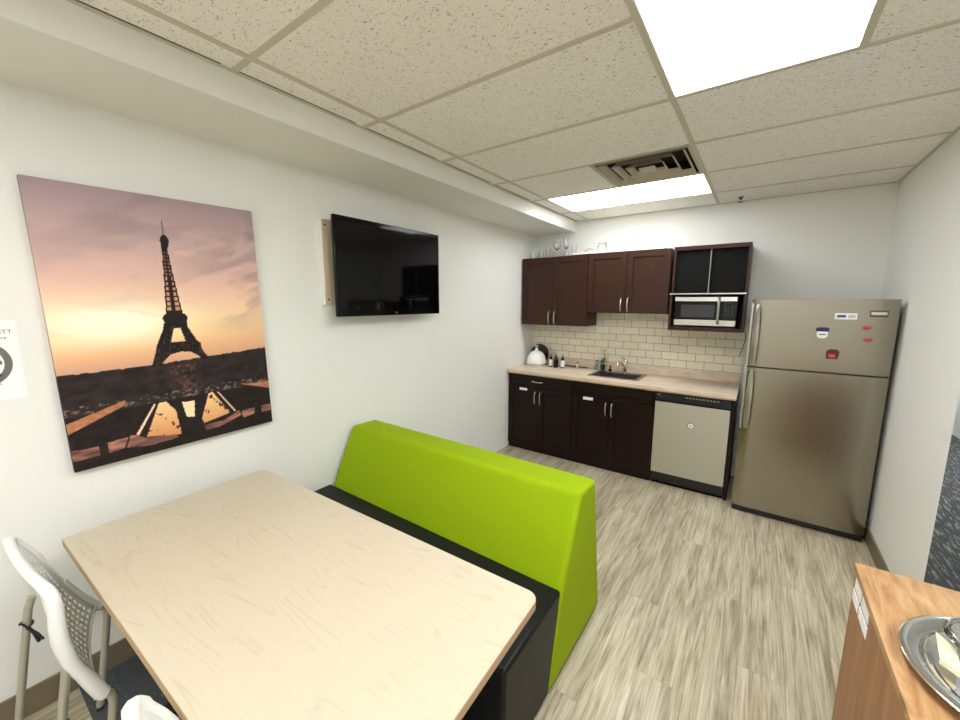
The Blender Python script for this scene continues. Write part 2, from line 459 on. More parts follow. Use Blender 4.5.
# ================================================================== CEILING FITTINGS
def ceiling_light(h, label, group=None, lamp='lamp'):
    x0, y0, x1, y1 = h
    t = thing('ceiling_light', label, 'ceiling light', ((x0+x1)/2, (y0+y1)/2, H), group)
    i = 0.014
    f = MB()
    f.box(x0, y0, H-0.003, x1, y0+i, H+0.03); f.box(x0, y1-i, H-0.003, x1, y1, H+0.03)
    f.box(x0, y0+i, H-0.003, x0+i, y1-i, H+0.03); f.box(x1-i, y0+i, H-0.003, x1, y1-i, H+0.03)
    f.build('frame', 'grid', t, smooth=False)
    MB().box(x0+i, y0+i, H+0.004, x1-i, y1-i, H+0.010).build('diffuser', lamp, t, smooth=False)
    return t
ceiling_light(LIGHTS[0], 'large white fluorescent ceiling panel at the top of the picture, nearest the camera', 'ceiling panels')
ceiling_light(LIGHTS[1], 'long white fluorescent ceiling panel beside the air vent above the kitchenette', 'ceiling panels', 'lamp_kitchen')
ceiling_light(LIGHTS[2], 'unseen white ceiling panel behind the camera, added to light the room', 'ceiling panels', 'lamp_added')
ceiling_light(LIGHTS[3], 'unseen white ceiling panel behind the camera, added to brighten the left wall', 'ceiling panels', 'lamp_added')
ceiling_light(HOLES[-2], 'white fluorescent ceiling panel in the near corridor', 'ceiling panels')
ceiling_light(HOLES[-1], 'white fluorescent ceiling panel in the far corridor', 'ceiling panels')

# air diffuser
x0, y0, x1, y1 = VENT; cx, cy = (x0+x1)/2, (y0+y1)/2
t = thing('ceiling_vent', 'square louvred metal air vent beside the kitchen ceiling light', 'air vent', (cx, cy, H))
def ring(mb, a, z0, c_, z1, wd):   # sloping square louver ring, half-size a at z0 to c_ at z1
    vs = []
    for h_, z in ((a, z0), (c_, z1)):
        for sx_, sy_ in ((-1, -1), (1, -1), (1, 1), (-1, 1)): vs.append((cx+sx_*h_, cy+sy_*h_, z))
    for h_, z in ((a-wd, z0+0.002), (c_-wd*0.6, z1+0.002)):
        for sx_, sy_ in ((-1, -1), (1, -1), (1, 1), (-1, 1)): vs.append((cx+sx_*h_, cy+sy_*h_, z))
    fs = []
    for i in range(4):
        j = (i+1) % 4
        fs += [(i, j, 4+j, 4+i), (8+i, 8+j, 12+j, 12+i), (i, j, 8+j, 8+i), (4+i, 4+j, 12+j, 12+i)]
    mb.add(vs, fs)
hs = (x1-x0)/2
mb = MB()
mb.box(x0, y0, H-0.004, x1, y0+0.03, H+0.004); mb.box(x0, y1-0.03, H-0.004, x1, y1, H+0.004)
mb.box(x0, y0+0.03, H-0.004, x0+0.03, y1-0.03, H+0.004); mb.box(x1-0.03, y0+0.03, H-0.004, x1, y1-0.03, H+0.004)
mb.build('frame', 'vent', t, smooth=False)
MB().box(x0+0.002, y0+0.002, H+0.10, x1-0.002, y1-0.002, H+0.105).build('duct', 'vent_dark', t, smooth=False)
mb = MB()
for s_ in ((x0, y0, x0+0.002, y1), (x1-0.002, y0, x1, y1), (x0, y0, x1, y0+0.002), (x0, y1-0.002, x1, y1)): mb.box(s_[0], s_[1], H+0.004, s_[2], s_[3], H+0.10)
mb.build('duct_wall', 'vent_dark', t, smooth=False)
for a in (0.262, 0.190, 0.118):
    mb = MB(); ring(mb, a, H-0.008, a-0.028, H+0.022, 0.004); mb.build('louver', 'vent', t, smooth=False)
MB().box(cx-0.05, cy-0.05, H-0.004, cx+0.05, cy+0.05, H+0.003).build('centre_plate', 'vent', t, smooth=False)
# sprinkler
t = thing('sprinkler_head', 'small dark sprinkler head hanging from the ceiling edge above the refrigerator', 'sprinkler', (2.035, -0.16, H))
MB().lathe([(0.022, 0), (0.022, -0.004), (0.009, -0.006), (0.009, -0.02)], (2.035, -0.16, H)).build('escutcheon', 'dark_grey', t)
mb = MB(); mb.tube([(2.028, -0.16, H-0.018), (2.022, -0.16, H-0.03), (2.03, -0.16, H-0.042)], 0.0022, 6); mb.tube([(2.042, -0.16, H-0.018), (2.048, -0.16, H-0.03), (2.04, -0.16, H-0.042)], 0.0022, 6)
mb.build('yoke', 'dark_grey', t)
MB().cyl((2.035, -0.16, H-0.044), (2.035, -0.16, H-0.041), 0.016).build('deflector', 'dark_grey', t)

# ================================================================== CANVAS PRINT
PY0, PY1, PZ0, PZ1, PX = -4.05, -3.25, 0.967, 2.118, 0.035
t = thing('canvas_print', 'tall canvas print of an iron lattice tower at sunset on the left wall', 'picture', (0.0, (PY0+PY1)/2, PZ0))
def pip(x, y, P):
    c = False; j = len(P)-1
    for i in range(len(P)):
        xi, yi = P[i]; xj, yj = P[j]
        if (yi > y) != (yj > y) and x < (xj-xi)*(y-yi)/(yj-yi)+xi: c = not c
        j = i
    return c
def vnoise(x, y, seed=0):
    def h(i, j):
        n = (i*374761393 + j*668265263 + seed*982451653) & 0xffffffff
        n = ((n ^ (n >> 13))*1274126177) & 0xffffffff
        return ((n ^ (n >> 16)) & 0xffff)/65535
    i, j = math.floor(x), math.floor(y); fx, fy = x-i, y-j
    fx = fx*fx*(3-2*fx); fy = fy*fy*(3-2*fy)
    return (h(i, j)*(1-fx)+h(i+1, j)*fx)*(1-fy) + (h(i, j+1)*(1-fx)+h(i+1, j+1)*fx)*fy
def fbm(x, y, s=0): return (vnoise(x, y, s)*4 + vnoise(x*2.1, y*2.1, s+1)*2 + vnoise(x*4.3, y*4.3, s+2))/7
SPINE = [(0.91, 0.509, 0.0022), (0.858, 0.508, 0.004), (0.852, 0.509, 0.013), (0.838, 0.5095, 0.022), (0.818, 0.507, 0.018), (0.803, 0.505, 0.013),
         (0.75, 0.505, 0.018), (0.68, 0.507, 0.025), (0.62, 0.508, 0.032), (0.55, 0.510, 0.040), (0.5495, 0.511, 0.048), (0.533, 0.511, 0.062), (0.52, 0.511, 0.056), (0.505, 0.511, 0.052)]
def spine(t_):
    for (a, ca, wa), (b_, cb, wb) in zip(SPINE, SPINE[1:]):
        if b_ <= t_ <= a:
            q = (t_-b_)/(a-b_); return cb+(ca-cb)*q, wb+(wa-wb)*q
    return None
LEGS = [(0.451, 0.512), (0.566, 0.512), (0.568, 0.49), (0.606, 0.432), (0.621, 0.424), (0.625, 0.395), (0.657, 0.352), (0.62, 0.348), (0.60, 0.37), (0.565, 0.388), (0.517, 0.393), (0.465, 0.385), (0.435, 0.366), (0.414, 0.342), (0.369, 0.344), (0.396, 0.398), (0.405, 0.425), (0.446, 0.49)]
HOLE = [(0.497, 0.49), (0.529, 0.49), (0.545, 0.436), (0.474, 0.434)]
POOLS = [[(0.378, 0.197), (0.41, 0.197), (0.451, 0.153), (0.464, 0.047), (0.302, 0.07)], [(0.63, 0.199), (0.651, 0.201), (0.739, 0.092), (0.587, 0.072), (0.577, 0.094)]]
WHITE = [(0.487, 0.181), (0.551, 0.178), (0.54, 0.11), (0.501, 0.115)]
PATHS = [[(0.0, 0.178), (0.236, 0.23), (0.229, 0.21), (0.0, 0.140)], [(0.82, 0.215), (1.011, 0.205), (1.007, 0.17)]]
LINES = [[(0.355, 0.196), (0.363, 0.193), (0.268, 0.082), (0.258, 0.088)], [(0.677, 0.198), (0.685, 0.197), (0.771, 0.097), (0.764, 0.094)]]
ROSE = [[(0.235, 0.092), (0.297, 0.067), (0.437, 0.052), (0.446, 0.037), (0.312, 0.032), (0.21, 0.045)], [(0.586, 0.063), (0.696, 0.063), (0.791, 0.094), (0.802, 0.07), (0.694, 0.043), (0.589, 0.037)],
        [(0.0, 0.078), (0.101, 0.077), (0.1, 0.040), (0.0, 0.041)], [(0.14, 0.082), (0.225, 0.086), (0.201, 0.047), (0.137, 0.040)],
        [(0.804, 0.086), (0.889, 0.092), (0.887, 0.062), (0.814, 0.053)], [(0.935, 0.092), (1.0, 0.094), (1.0, 0.061), (0.935, 0.059)]]
ALL = POOLS + [WHITE] + PATHS + LINES + ROSE
BB = [(min(p[0] for p in P), max(p[0] for p in P), min(p[1] for p in P), max(p[1] for p in P)) for P in ALL]
def inany(s, t_, i0, i1):
    for i in range(i0, i1):
        q = BB[i]
        if q[0] <= s <= q[1] and q[2] <= t_ <= q[3] and pip(s, t_, ALL[i]): return True
    return False
def lerp3(a, b_, q): return [a[i]+(b_[i]-a[i])*q for i in range(3)]
SKY = [(0.34, (206, 158, 134)), (0.40, (232, 176, 132)), (0.46, (246, 206, 150)), (0.54, (248, 216, 170)), (0.62, (240, 198, 172)), (0.72, (222, 184, 172)), (0.85, (196, 168, 166)), (1.0, (166, 144, 150))]
def sky(s, t_):
    for (a, ca), (b_, cb) in zip(SKY, SKY[1:]):
        if t_ <= b_: c = lerp3(ca, cb, max(0, (t_-a)/(b_-a))); break
    else: c = list(SKY[-1][1])
    g = math.exp(-(((s-0.24)/0.30)**2 + ((t_-0.525)/0.075)**2)); c = lerp3(c, (255, 252, 222), min(1, 1.25*g))
    n = fbm(s*4.0+t_*2, t_*13-s*2.5, 3)
    k = max(0, min(1, (n-0.48)*4))*max(0, min(1, (t_-0.52)*3))*(0.35+0.65*s)
    c = lerp3(c, (146, 126, 130), 0.75*k)
    n2 = fbm(s*3+5, t_*26+s*4, 9); c = lerp3(c, (244, 206, 176), max(0, (n2-0.60)*2.6)*max(0, 1-abs(t_-0.6)*3))
    c = lerp3(c, (206, 164, 148), 0.45*max(0, (s-0.6)/0.4)*max(0, 1-abs(t_-0.47)/0.13))
    n3 = fbm(s*5+9, t_*20-s*5, 21); c = lerp3(c, (172, 146, 140), max(0, min(1, (n3-0.5)*5))*0.7*max(0, min(1, (s-0.45)*2.5))*max(0, min(1, (t_-0.45)*5)))
    return c
def paint(s, t_):
    hz = 0.351 + (0.0 if s < 0.37 else (s-0.37)*0.035) + 0.006*(fbm(s*40, 1, 5)-0.5)
    dark = (38, 30, 30)
    if t_ > hz: c = sky(s, t_)
    else:
        n = fbm(s*22, t_*60, 11); c = lerp3((30, 25, 27), (70, 58, 52), n*0.75)
        if 0.42 < s < 0.62 and 0.22 < t_ < 0.34 : c = lerp3(c, (104, 72, 62), max(0, min(1, (fbm(s*90, t_*90, 4)-0.42)*3))*max(0, 1-((s-0.52)/0.10)**2))
        if 0.2 < t_ < 0.235 : c = lerp3(c, (134, 112, 100), max(0, min(1, (fbm(s*60, t_*160, 6)-0.52)*4)))
        if t_ < 0.2: c = lerp3((26, 20, 22), (46, 38, 30), fbm(s*30, t_*60, 8))
        if inany(s, t_, 3, 5): c = lerp3((206, 146, 106), (150, 92, 64), fbm(s*50, t_*90, 2))
        if inany(s, t_, 0, 2):
            c = lerp3((214, 146, 94), (246, 206, 150), max(0, min(1, (t_-0.05)/0.14))); 
            if (int(s*48+t_*10) + int(t_*46)) % 5 == 0 and fbm(s*60, t_*60, 1) > 0.56: c = [92, 54, 34]
        if inany(s, t_, 2, 3): c = [250, 222, 180]
        if inany(s, t_, 5, 7): c = [236, 208, 176]
        if inany(s, t_, 7, 13):
            c = lerp3((178, 126, 108), (92, 58, 54), max(0, min(1, fbm(s*12, t_*70, 7)*2-0.5)))
    # the lattice tower
    sp = spine(t_)
    if sp:
        cs, hw = sp; d = abs(s-cs)
        if d < hw:
            c = list(dark)
            if 0.555 < t_ < 0.70:      # light shows through the lattice
                ph = (t_-0.555)/0.020 % 1.0
                if 0.006 < d-0.004 and d < hw-0.008 and ph > 0.34 and d > 0.010: c = [206, 150, 116]
            elif 0.70 <= t_ < 0.80:
                ph = (t_-0.555)/0.014 % 1.0
                if 0.005 < d < hw-0.006 and ph > 0.5: c = [132, 96, 84]
    if 0.34 < t_ < 0.512 and pip(s, t_, LEGS) and not pip(s, t_, HOLE):
        c = [34, 27, 27]
        if fbm(s*120, t_*120, 8) > 0.66: c = [70, 52, 46]
    return c
NU, NV = 250, 360
verts = []; cols = []; faces = []
def lin(c): c = max(0, min(255, c))/255; return c/12.92 if c <= 0.04045 else ((c+0.055)/1.055)**2.4
off = Vector(t.location)
for j in range(NV+1):
    for i in range(NU+1):
        s, t_ = i/NU, j/NV
        verts.append((PX-off.x, PY0+(PY1-PY0)*s-off.y, PZ0+(PZ1-PZ0)*t_-off.z))
        c = paint(s, t_); cols += [lin(c[0]), lin(c[1]), lin(c[2]), 1.0]
for j in range(NV):
    for i in range(NU):
        a = j*(NU+1)+i; faces.append((a, a+1, a+NU+2, a+NU+1))
me = bpy.data.meshes.new('printed_face'); me.from_pydata(verts, [], faces); me.update()
ca = me.color_attributes.new('print', 'FLOAT_COLOR', 'POINT'); ca.data.foreach_set('color', cols)
pm = M('print_ink', rough=0.7, spec=0.2); at = pm.N('ShaderNodeAttribute', attribute_name='print'); pm.base(at.outputs['Color']); me.materials.append(pm.m)
o = bpy.data.objects.new('printed_face', me); COL.objects.link(o); o.parent = t
def canvas_side():
    m = M('canvas_side', rough=0.8, spec=0.2); tc = m.N('ShaderNodeTexCoord'); sp = m.N('ShaderNodeSeparateXYZ'); m.L(tc.outputs['Object'], sp.inputs[0])
    m.base(m.ramp(m.math('DIVIDE', sp.outputs[2], PZ1-PZ0), [(0.33, srgb(60, 48, 46)), (0.38, srgb(196, 150, 128)), (0.6, srgb(210, 178, 158)), (1.0, srgb(140, 122, 130))]))
    return m.m
MB().box(0.003, PY0, PZ0, PX-0.0006, PY1, PZ1).build('stretcher', canvas_side(), t, smooth=False)
t.location.y = -3.638; t.rotation_euler = (math.radians(1.15), 0, 0)   # hangs slightly crooked

# paper sign
t = thing('paper_sign', 'white paper sign with a crossed-out ring taped left of the canvas print', 'sign', (0, -4.235, 1.43))
MB().box(0.0005, -4.345, 1.292, 0.0015, -4.125, 1.585).build('sheet', 'paper', t, smooth=False)
mb = MB(); cyc, czc = -4.235, 1.43
outer = 0.088; inner = 0.068; n = 48; vs = []
for X in (0.0015, 0.0022):
    for rr in (outer, inner):
        for k in range(n): q = 2*math.pi*k/n; vs.append((X, cyc+rr*math.cos(q), czc+rr*math.sin(q)))
fs = []
for k in range(n):
    j = (k+1) % n
    fs += [(2*n+k, 2*n+j, 3*n+j, 3*n+k), (k, j, 2*n+j, 2*n+k), (n+k, n+j, 3*n+j, 3*n+k), (k, j, n+j, n+k)]
mb.add(vs, fs)
q = math.radians(-45); d = Vector((0, math.cos(q), math.sin(q))); nn = Vector((0, -d.z, d.y))*0.010
c0 = Vector((0.0015, cyc, czc)); A, B = c0-d*0.075, c0+d*0.075
mb.add([A-nn, B-nn, B+nn, A+nn] + [p+Vector((0.0007, 0, 0)) for p in (A-nn, B-nn, B+nn, A+nn)], [(0, 1, 2, 3), (4, 5, 6, 7), (0, 1, 5, 4), (1, 2, 6, 5), (2, 3, 7, 6), (3, 0, 4, 7)])
mb.build('ring_symbol', 'ink', t, smooth=False)
text_mesh('heading', 'NO CIGARETT', 0.021, 'ink', t, (0.0018, -4.205, 1.543), (0, 1, 0), (0, 0, 1))
text_mesh('subheading', 'free area here', 0.017, 'ink', t, (0.0018, -4.20, 1.522), (0, 1, 0), (0, 0, 1))
mb = MB(); mb.box(0.0015, -4.30, 1.424, 0.002, -4.172, 1.438); mb.build('symbol_bar', 'ink', t, smooth=False)
text_mesh('footer', 'THANKS A', 0.014, 'ink', t, (0.0018, -4.215, 1.352), (0, 1, 0), (0, 0, 1))

# ================================================================== TELEVISION
ty0, ty1, tz0, tz1 = -2.838, -1.892, 1.562, 2.180
t = thing('television', 'black flat screen television mounted on the left wall above the lime bench', 'television', (0.0, (ty0+ty1)/2, tz0))
bz = MB(); xf = 0.128
bz.box(0.104, ty0, tz0, xf, ty1, tz1); bz.build('housing', 'black_gloss', t, bevel=0.004)
sp_ = 0.022
MB().box(xf-0.001, ty0+sp_, tz0+0.045, xf+0.0012, ty1-sp_, tz1-sp_).build('screen', 'screen', t, smooth=False)
text_mesh('logo', 'LG', 0.016, 'nickel', t, (xf+0.0008, (ty0+ty1)/2+0.01, tz0+0.018), (0, 1, 0), (0, 0, 1))
mb = MB(); mb.box(0.055, ty0+0.22, tz0+0.1, 0.105, ty1-0.25, tz1-0.1); mb.build('back_housing', 'black', t, bevel=0.01)
mb = MB(); mb.box(0.034, -2.5, 1.68, 0.056, -2.46, 2.1); mb.box(0.034, -2.26, 1.68, 0.056, -2.22, 2.1); mb.build('bracket', 'black', t, smooth=False)
pl = MB().box(0.001, -2.858, 1.636, 0.032, -2.1, 2.162).build('wall_plate', 'board', t, bevel=0.002, label='white painted backing board', smooth=False)
MB().box(0.032, -2.855, 1.639, 0.0335, -2.11, 2.158).build('board_face', 'board_wood', pl, smooth=False)
for z in (1.67, 2.125):
    MB().cyl((0.0335, -2.835, z), (0.0365, -2.835, z), 0.006, 10).build('screw', 'dark_grey', pl)

# ================================================================== BOOTH BENCH
t = thing('booth_bench', 'lime green and black booth bench with high slanted back, between table and kitchenette', 'bench', (0.85, -2.85, 0))
BX0, BX1 = 0.03, 1.68
MB().prism([(-2.978, 0.022), (-2.885, 0.43), (-2.703, 0.812), (-2.505, 0.806), (-2.352, 0.022)], 'x', BX0, BX1).build('backrest', 'lime', t, bevel=0.024, seg=4)
MB().prism([(-3.335, 0.022), (-3.335, 0.440), (-2.880, 0.446), (-2.976, 0.022)], 'x', 0.012, BX1-0.002).build('seat', 'vinyl', t, bevel=0.014, seg=3, label='black vinyl seat')
MB().box(BX0+0.03, -3.30, 0.0, BX1-0.03, -2.39, 0.022).build('plinth', 'black', t, smooth=False)
mb = MB(); mb.tube([(0.02, -3.322, 0.434), (BX1-0.012, -3.322, 0.434), (BX1-0.012, -2.90, 0.438)], 0.006, 6)
mb.build('piping', 'vinyl', t)

# ================================================================== TABLE
t = thing('dining_table', 'rectangular pale maple dining table with rounded corners beside the booth bench', 'table', (0.962, -3.703, 0), rz=math.radians(1.9))
def rrect(hx, hy, r, n=8, r_wall=0.006):
    P = []
    R_ = r
    for sx_, sy_, a0 in ((1, 1, 0), (-1, 1, 90), (-1, -1, 180), (1, -1, 270)):
        r = r_wall if a0 == 180 else R_
        cx_, cy_ = sx_*(hx-r), sy_*(hy-r)
        for k in range(n+1):
            q = math.radians(a0+90*k/n); P.append((cx_+r*math.cos(q), cy_+r*math.sin(q)))
    return P
def local(mb, *a, **k):   # build in the table's own frame
    for v in mb.v: v += Vector(t.location)
    return mb.build(*a, **k)
top = MB().prism(rrect(0.828, 0.383, 0.04), 'z', 0.7215, 0.750); tt = local(top, 'tabletop', 'maple', t, smooth=False)
bd = MB().prism(rrect(0.8295, 0.3845, 0.041), 'z', 0.722, 0.7485); local(bd, 'edge_band', 'maple_edge', t, smooth=False)
for sx_ in (-1, 1):
    mb = MB(); mb.cyl((sx_*0.5, 0, 0.05), (sx_*0.5, 0, 0.71), 0.035, 20); lg = local(mb, 'leg', 'black', t)
    mb = MB(); mb.prism([(-0.30, 0.0), (-0.30, 0.03), (-0.05, 0.06), (0.05, 0.06), (0.30, 0.03), (0.30, 0.0)], 'x', sx_*0.5-0.03, sx_*0.5+0.03); local(mb, 'foot', 'black', lg, bevel=0.004)
    mb = MB(); mb.box(sx_*0.5-0.03, -0.27, 0.705, sx_*0.5+0.03, 0.27, 0.7215); local(mb, 'top_bracket', 'black', lg)
# mat under the table
tag(MB().prism([(0.012, -4.125), (1.55, -4.10), (1.55, -3.36), (0.012, -3.36)], 'z', 0.0, 0.006).build('floor_mat', 'mat', smooth=False), 'scuffed black mat on the floor under the dining table', 'mat')

# ================================================================== CHAIRS (perforated shell on tube legs), local frame, front = +y
chair = thing('stacking_chair', 'white perforated plastic chair with grey tube legs, against the left wall', 'chair', (0, 0, 0), 'white perforated chairs')
CY = 4.15   # profile was measured in room coordinates with the chair centred at y = -4.15
near_p = [(0, -4.200, .846), (.15, -4.190, .788), (.35, -4.198, .70), (.5, -4.190, .63), (.65, -4.176, .565), (.8, -4.150, .50), (1, -4.128, .430)]
far_p = [(0, -4.246, .850), (.2, -4.196, .77), (.4, -4.165, .69), (.6, -4.139, .621), (.8, -4.097, .513), (1, -4.050, .444)]
def prf(P, u):
    for (a, ya, za), (b_, yb, zb) in zip(P, P[1:]):
        if u <= b_ + 1e-9:
            q = (u-a)/(b_-a); return ya+(yb-ya)*q+CY, za+(zb-za)*q
    return P[-1][1]+CY, P[-1][2]
def sprf(P, u): 
    a = [prf(P, min(1, max(0, u+d))) for d in (-0.07, 0, 0.07)]
    return sum(q[0] for q in a)/3, sum(q[1] for q in a)/3
HW = 0.235
def shell(s, u):      # s -1 (wall side) .. 1 (room side), u 0 top .. 1 front lip
    (yn, zn), (yf, zf) = sprf(near_p, u), sprf(far_p, u); q = (s+1)/2
    y = yf+(yn-yf)*q; z = zf+(zn-zf)*q
    bow = (1-s*s); y -= (0.012+0.012*u)*bow; z -= 0.006*bow*u
    return Vector((s*HW, y, z))
mb = MB(); cu_, cv_ = 15, 20
for i in range(cu_):
    for j in range(cv_):
        s0, s1 = -1+2*i/cu_, -1+2*(i+1)/cu_
        u0, u1 = 0.02+0.95*j/cv_, 0.02+0.95*(j+1)/cv_
        edge = i in (0, cu_-1) or j in (0, cv_-1)
        def pt(a, b2): return shell(s0+(s1-s0)*a, u0+(u1-u0)*b2)
        if edge: mb.add([pt(0, 0), pt(1, 0), pt(1, 1), pt(0, 1)], [(0, 1, 2, 3)]); continue
        sh = 0.0
        O = [(0, 0), (.5, 0), (1, 0), (1, .5), (1, 1), (.5, 1), (0, 1), (0, .5)]
        I = [(.5+.27*math.cos(math.radians(225+45*k)), .5+.34*math.sin(math.radians(225+45*k))) for k in range(8)]
        mb.add([pt(*p) for p in O] + [pt(*p) for p in I], [(k, (k+1) % 8, 8+(k+1) % 8, 8+k) for k in range(8)])
sh_o = mb.build('perforated_shell', 'white_plastic', chair)
so = sh_o.modifiers.new('thick', 'SOLIDIFY'); so.thickness = 0.005; so.offset = 0
# thick rolled rim: up one side, round the top, down the other side, ending in sleeves
def rim_pt(s, u, out=0.0): p = shell(s, u); return p
path = []; rad = []
for u in [1.0, 0.9, 0.8, 0.7, 0.6, 0.5, 0.4, 0.3, 0.2, 0.12]: path.append(shell(-1, u)); rad.append(0.006 if u > 0.35 else 0.012)
tl = []
for k in range(1, 6):
    q = math.radians(90*k/6); s_ = -1+0.14*(1-math.cos(q)); u_ = 0.12-0.12*math.sin(q); tl.append((s_, u_))
for s_, u_ in tl: path.append(shell(s_, u_)); rad.append(0.016)
for s_ in [-0.8, -0.55, -0.3, 0, 0.3, 0.55, 0.8]: path.append(shell(s_, 0)); rad.append(0.014)
for s_, u_ in reversed(tl): path.append(shell(-s_, u_)); rad.append(0.016)
for u in [0.12, 0.2, 0.3, 0.4, 0.5, 0.6, 0.7, 0.8, 0.9, 1.0]: path.append(shell(1, u)); rad.append(0.013+0.008*max(0, 0.9-abs(u-0.45)*1.2))
MB().tube(path, rad, 10).build('rim', 'white_plastic', chair, label='thick rolled white rim')
mb = MB(); mb.tube([shell(s_/8, 0.975)+Vector((0, 0.0, 0)) for s_ in range(-8, 9)], 0.006, 8); mb.build('front_lip', 'white_plastic', chair)
for sx_ in (-1, 1):
    a = shell(sx_, 0.62); b_ = shell(sx_, 1.0)
    k_ = 1.0 if sx_ > 0 else 0.72
    MB().tube([a, shell(sx_, 0.8), b_, b_+Vector((0, 0.008, -0.010))], [0.016*k_, 0.020*k_, 0.02*k_, 0.0185*k_], 14).build('sleeve', 'white_plastic', chair)
    e = b_+Vector((0, 0.008, -0.010))
    MB().tube([e-Vector((0, 0.02, -0.01)), e+Vector((0, 0.012, -0.012)), e+Vector((0, 0.016, -0.035)), e+Vector((0, 0.012, -0.07)), Vector((e.x+sx_*0.004, e.y-0.045, 0.012))], 0.0125, 12).build('front_leg', 'tube', chair)
    tp = Vector((sx_*(HW-0.004), -0.030 if sx_ > 0 else -0.062, 0.66 if sx_ > 0 else 0.60))
    MB().tube([tp, Vector((tp.x, tp.y-0.014, 0.56)), Vector((tp.x, tp.y-0.105, 0.012))], 0.0115, 12).build('rear_leg', 'tube', chair)
    for yy in (e.y-0.045, tp.y-0.105): MB().cyl((sx_*(HW+0.002), yy, 0.0), (sx_*(HW+0.002), yy, 0.018), 0.015, 12).build('foot_cap', 'dark_grey', chair)
chair2 = copy_tree(chair)
chair.location = (0.445, -4.150, 0)
chair2.location = (1.520, -4.112, 0); chair2.rotation_euler = (0, 0, math.radians(-12))
chair2['label'] = 'white perforated plastic chair at the near table side, only its rounded top showing'
# black ties hang only on the chair by the wall
off = Vector(chair.location)
for (sx_, zz) in ((-1, 0.50), (1, 0.40)):
    p = Vector((sx_*(HW-0.004), (-0.030 if sx_ > 0 else -0.062)-0.014-0.166*(0.56-zz), zz)) 
    mb = MB(); mb.tube([p+Vector((0.016*math.cos(q*math.pi/5), 0.016*math.sin(q*math.pi/5), 0.002*q)) for q in range(10)], 0.0035, 6, closed=True)
    mb.tube([p+Vector((0.014, 0.0, 0)), p+Vector((0.03, 0.012, -0.02)), p+Vector((0.034, 0.02, -0.06))], 0.006, 6)
    mb.tube([p+Vector((0.014, 0.0, 0)), p+Vector((0.04, 0.02, -0.025)), p+Vector((0.05, 0.03, -0.05))], 0.004, 6)
    for v in mb.v: v += off
    mb.build('tie_strap', 'black', chair, label='black fabric tie knotted on the leg')

# ================================================================== KITCHEN CABINETS
def shaker(x0, x1, z0, z1, yf, th, name, mat, parent, fr=0.06, label=None):
    # a shaker door or drawer front, its face at yf, thickness th behind it
    mb = MB()
    g = 0.002; x0 += g; x1 -= g; z0 += g; z1 -= g
    mb.box(x0, yf, z0, x0+fr, yf+th, z1); mb.box(x1-fr, yf, z0, x1, yf+th, z1)
    mb.box(x0+fr, yf, z0, x1-fr, yf+th, z0+fr); mb.box(x0+fr, yf, z1-fr, x1-fr, yf+th, z1)
    mb.box(x0+fr, yf+0.009, z0+fr, x1-fr, yf+th, z1-fr)
    return mb.build(name, mat, parent, bevel=0.0015, seg=1, smooth=False)
def pull(p0, p1, out, parent):
    # arched bar pull from p0 to p1
    a, b_ = Vector(p0), Vector(p1); o_ = Vector((0, -out, 0)); L = b_-a
    MB().tube([a, a+o_*0.75+L*0.04, a+o_+L*0.2, a+o_*1.1+L*0.5, a+o_+L*0.8, b_+o_*0.75-L*0.04, b_], [0.007, 0.006, 0.0055, 0.006, 0.0055, 0.006, 0.007], 8).build('handle', 'nickel', parent)

YU = -0.345; TH = 0.02
def carcass(x0, x1, y0, z0, z1, mat, parent, name='body'):
    mb = MB(); mb.box(x0, y0, z0, x1, -0.009, z1); return mb.build(name, mat, parent, smooth=False)
# upper cabinets
t = thing('upper_cabinet', 'tall dark brown two-door upper cabinet in the corner by the left wall', 'cabinet', (0.39, -0.17, 1.415), 'espresso upper cabinets')
carcass(0.018, 0.782, YU+TH, 1.403, 2.14, 'espresso', t)
d1 = shaker(0.018, 0.396, 1.403, 2.14, YU, TH, 'door', 'espresso', t); d2 = shaker(0.396, 0.782, 1.403, 2.14, YU, TH, 'door', 'espresso', t)
pull((0.366, YU, 1.422), (0.366, YU, 1.552), 0.026, d1); pull((0.432, YU, 1.422), (0.432, YU, 1.552), 0.026, d2)
t = thing('upper_cabinet', 'shorter dark brown two-door upper cabinet above the sink', 'cabinet', (1.17, -0.17, 1.550), 'espresso upper cabinets')
carcass(0.786, 1.558, YU+TH, 1.550, 2.145, 'espresso', t)
d1 = shaker(0.786, 1.170, 1.550, 2.145, YU, TH, 'door', 'espresso', t); d2 = shaker(1.170, 1.558, 1.550, 2.145, YU, TH, 'door', 'espresso', t)
pull((1.136, YU, 1.570), (1.136, YU, 1.700), 0.026, d1); pull((1.200, YU, 1.570), (1.200, YU, 1.700), 0.026, d2)
# microwave cabinet (open)
t = thing('microwave_cabinet', 'open dark brown shelf cabinet holding the microwave, beside the refrigerator', 'cabinet', (1.87, -0.2, 1.41))
mx0, mx1, my, mz0, mz1 = 1.590, 2.158, -0.40, 1.412, 2.142; th = 0.019
ml = my-0.055
SIDE = [(-0.009, mz0), (ml, mz0), (ml, 1.735), (my, 1.745), (my, mz1), (-0.009, mz1)]
MB().prism(SIDE, 'x', mx0, mx0+th).build('side_panel', 'espresso', t, bevel=0.001, smooth=False)
MB().prism(SIDE, 'x', mx1-th, mx1).build('side_panel', 'espresso', t, bevel=0.001, smooth=False)
MB().box(mx0+th, my, mz1-0.032, mx1-th, -0.009, mz1).build('top_panel', 'espresso', t, smooth=False)
MB().box(mx0+th, ml, mz0, mx1-th, -0.009, mz0+0.032).build('bottom_panel', 'espresso', t, smooth=False)
MB().box(mx0+th, ml+0.01, 1.722, mx1-th, -0.009, 1.738).build('shelf', 'cab_inside', t, smooth=False)
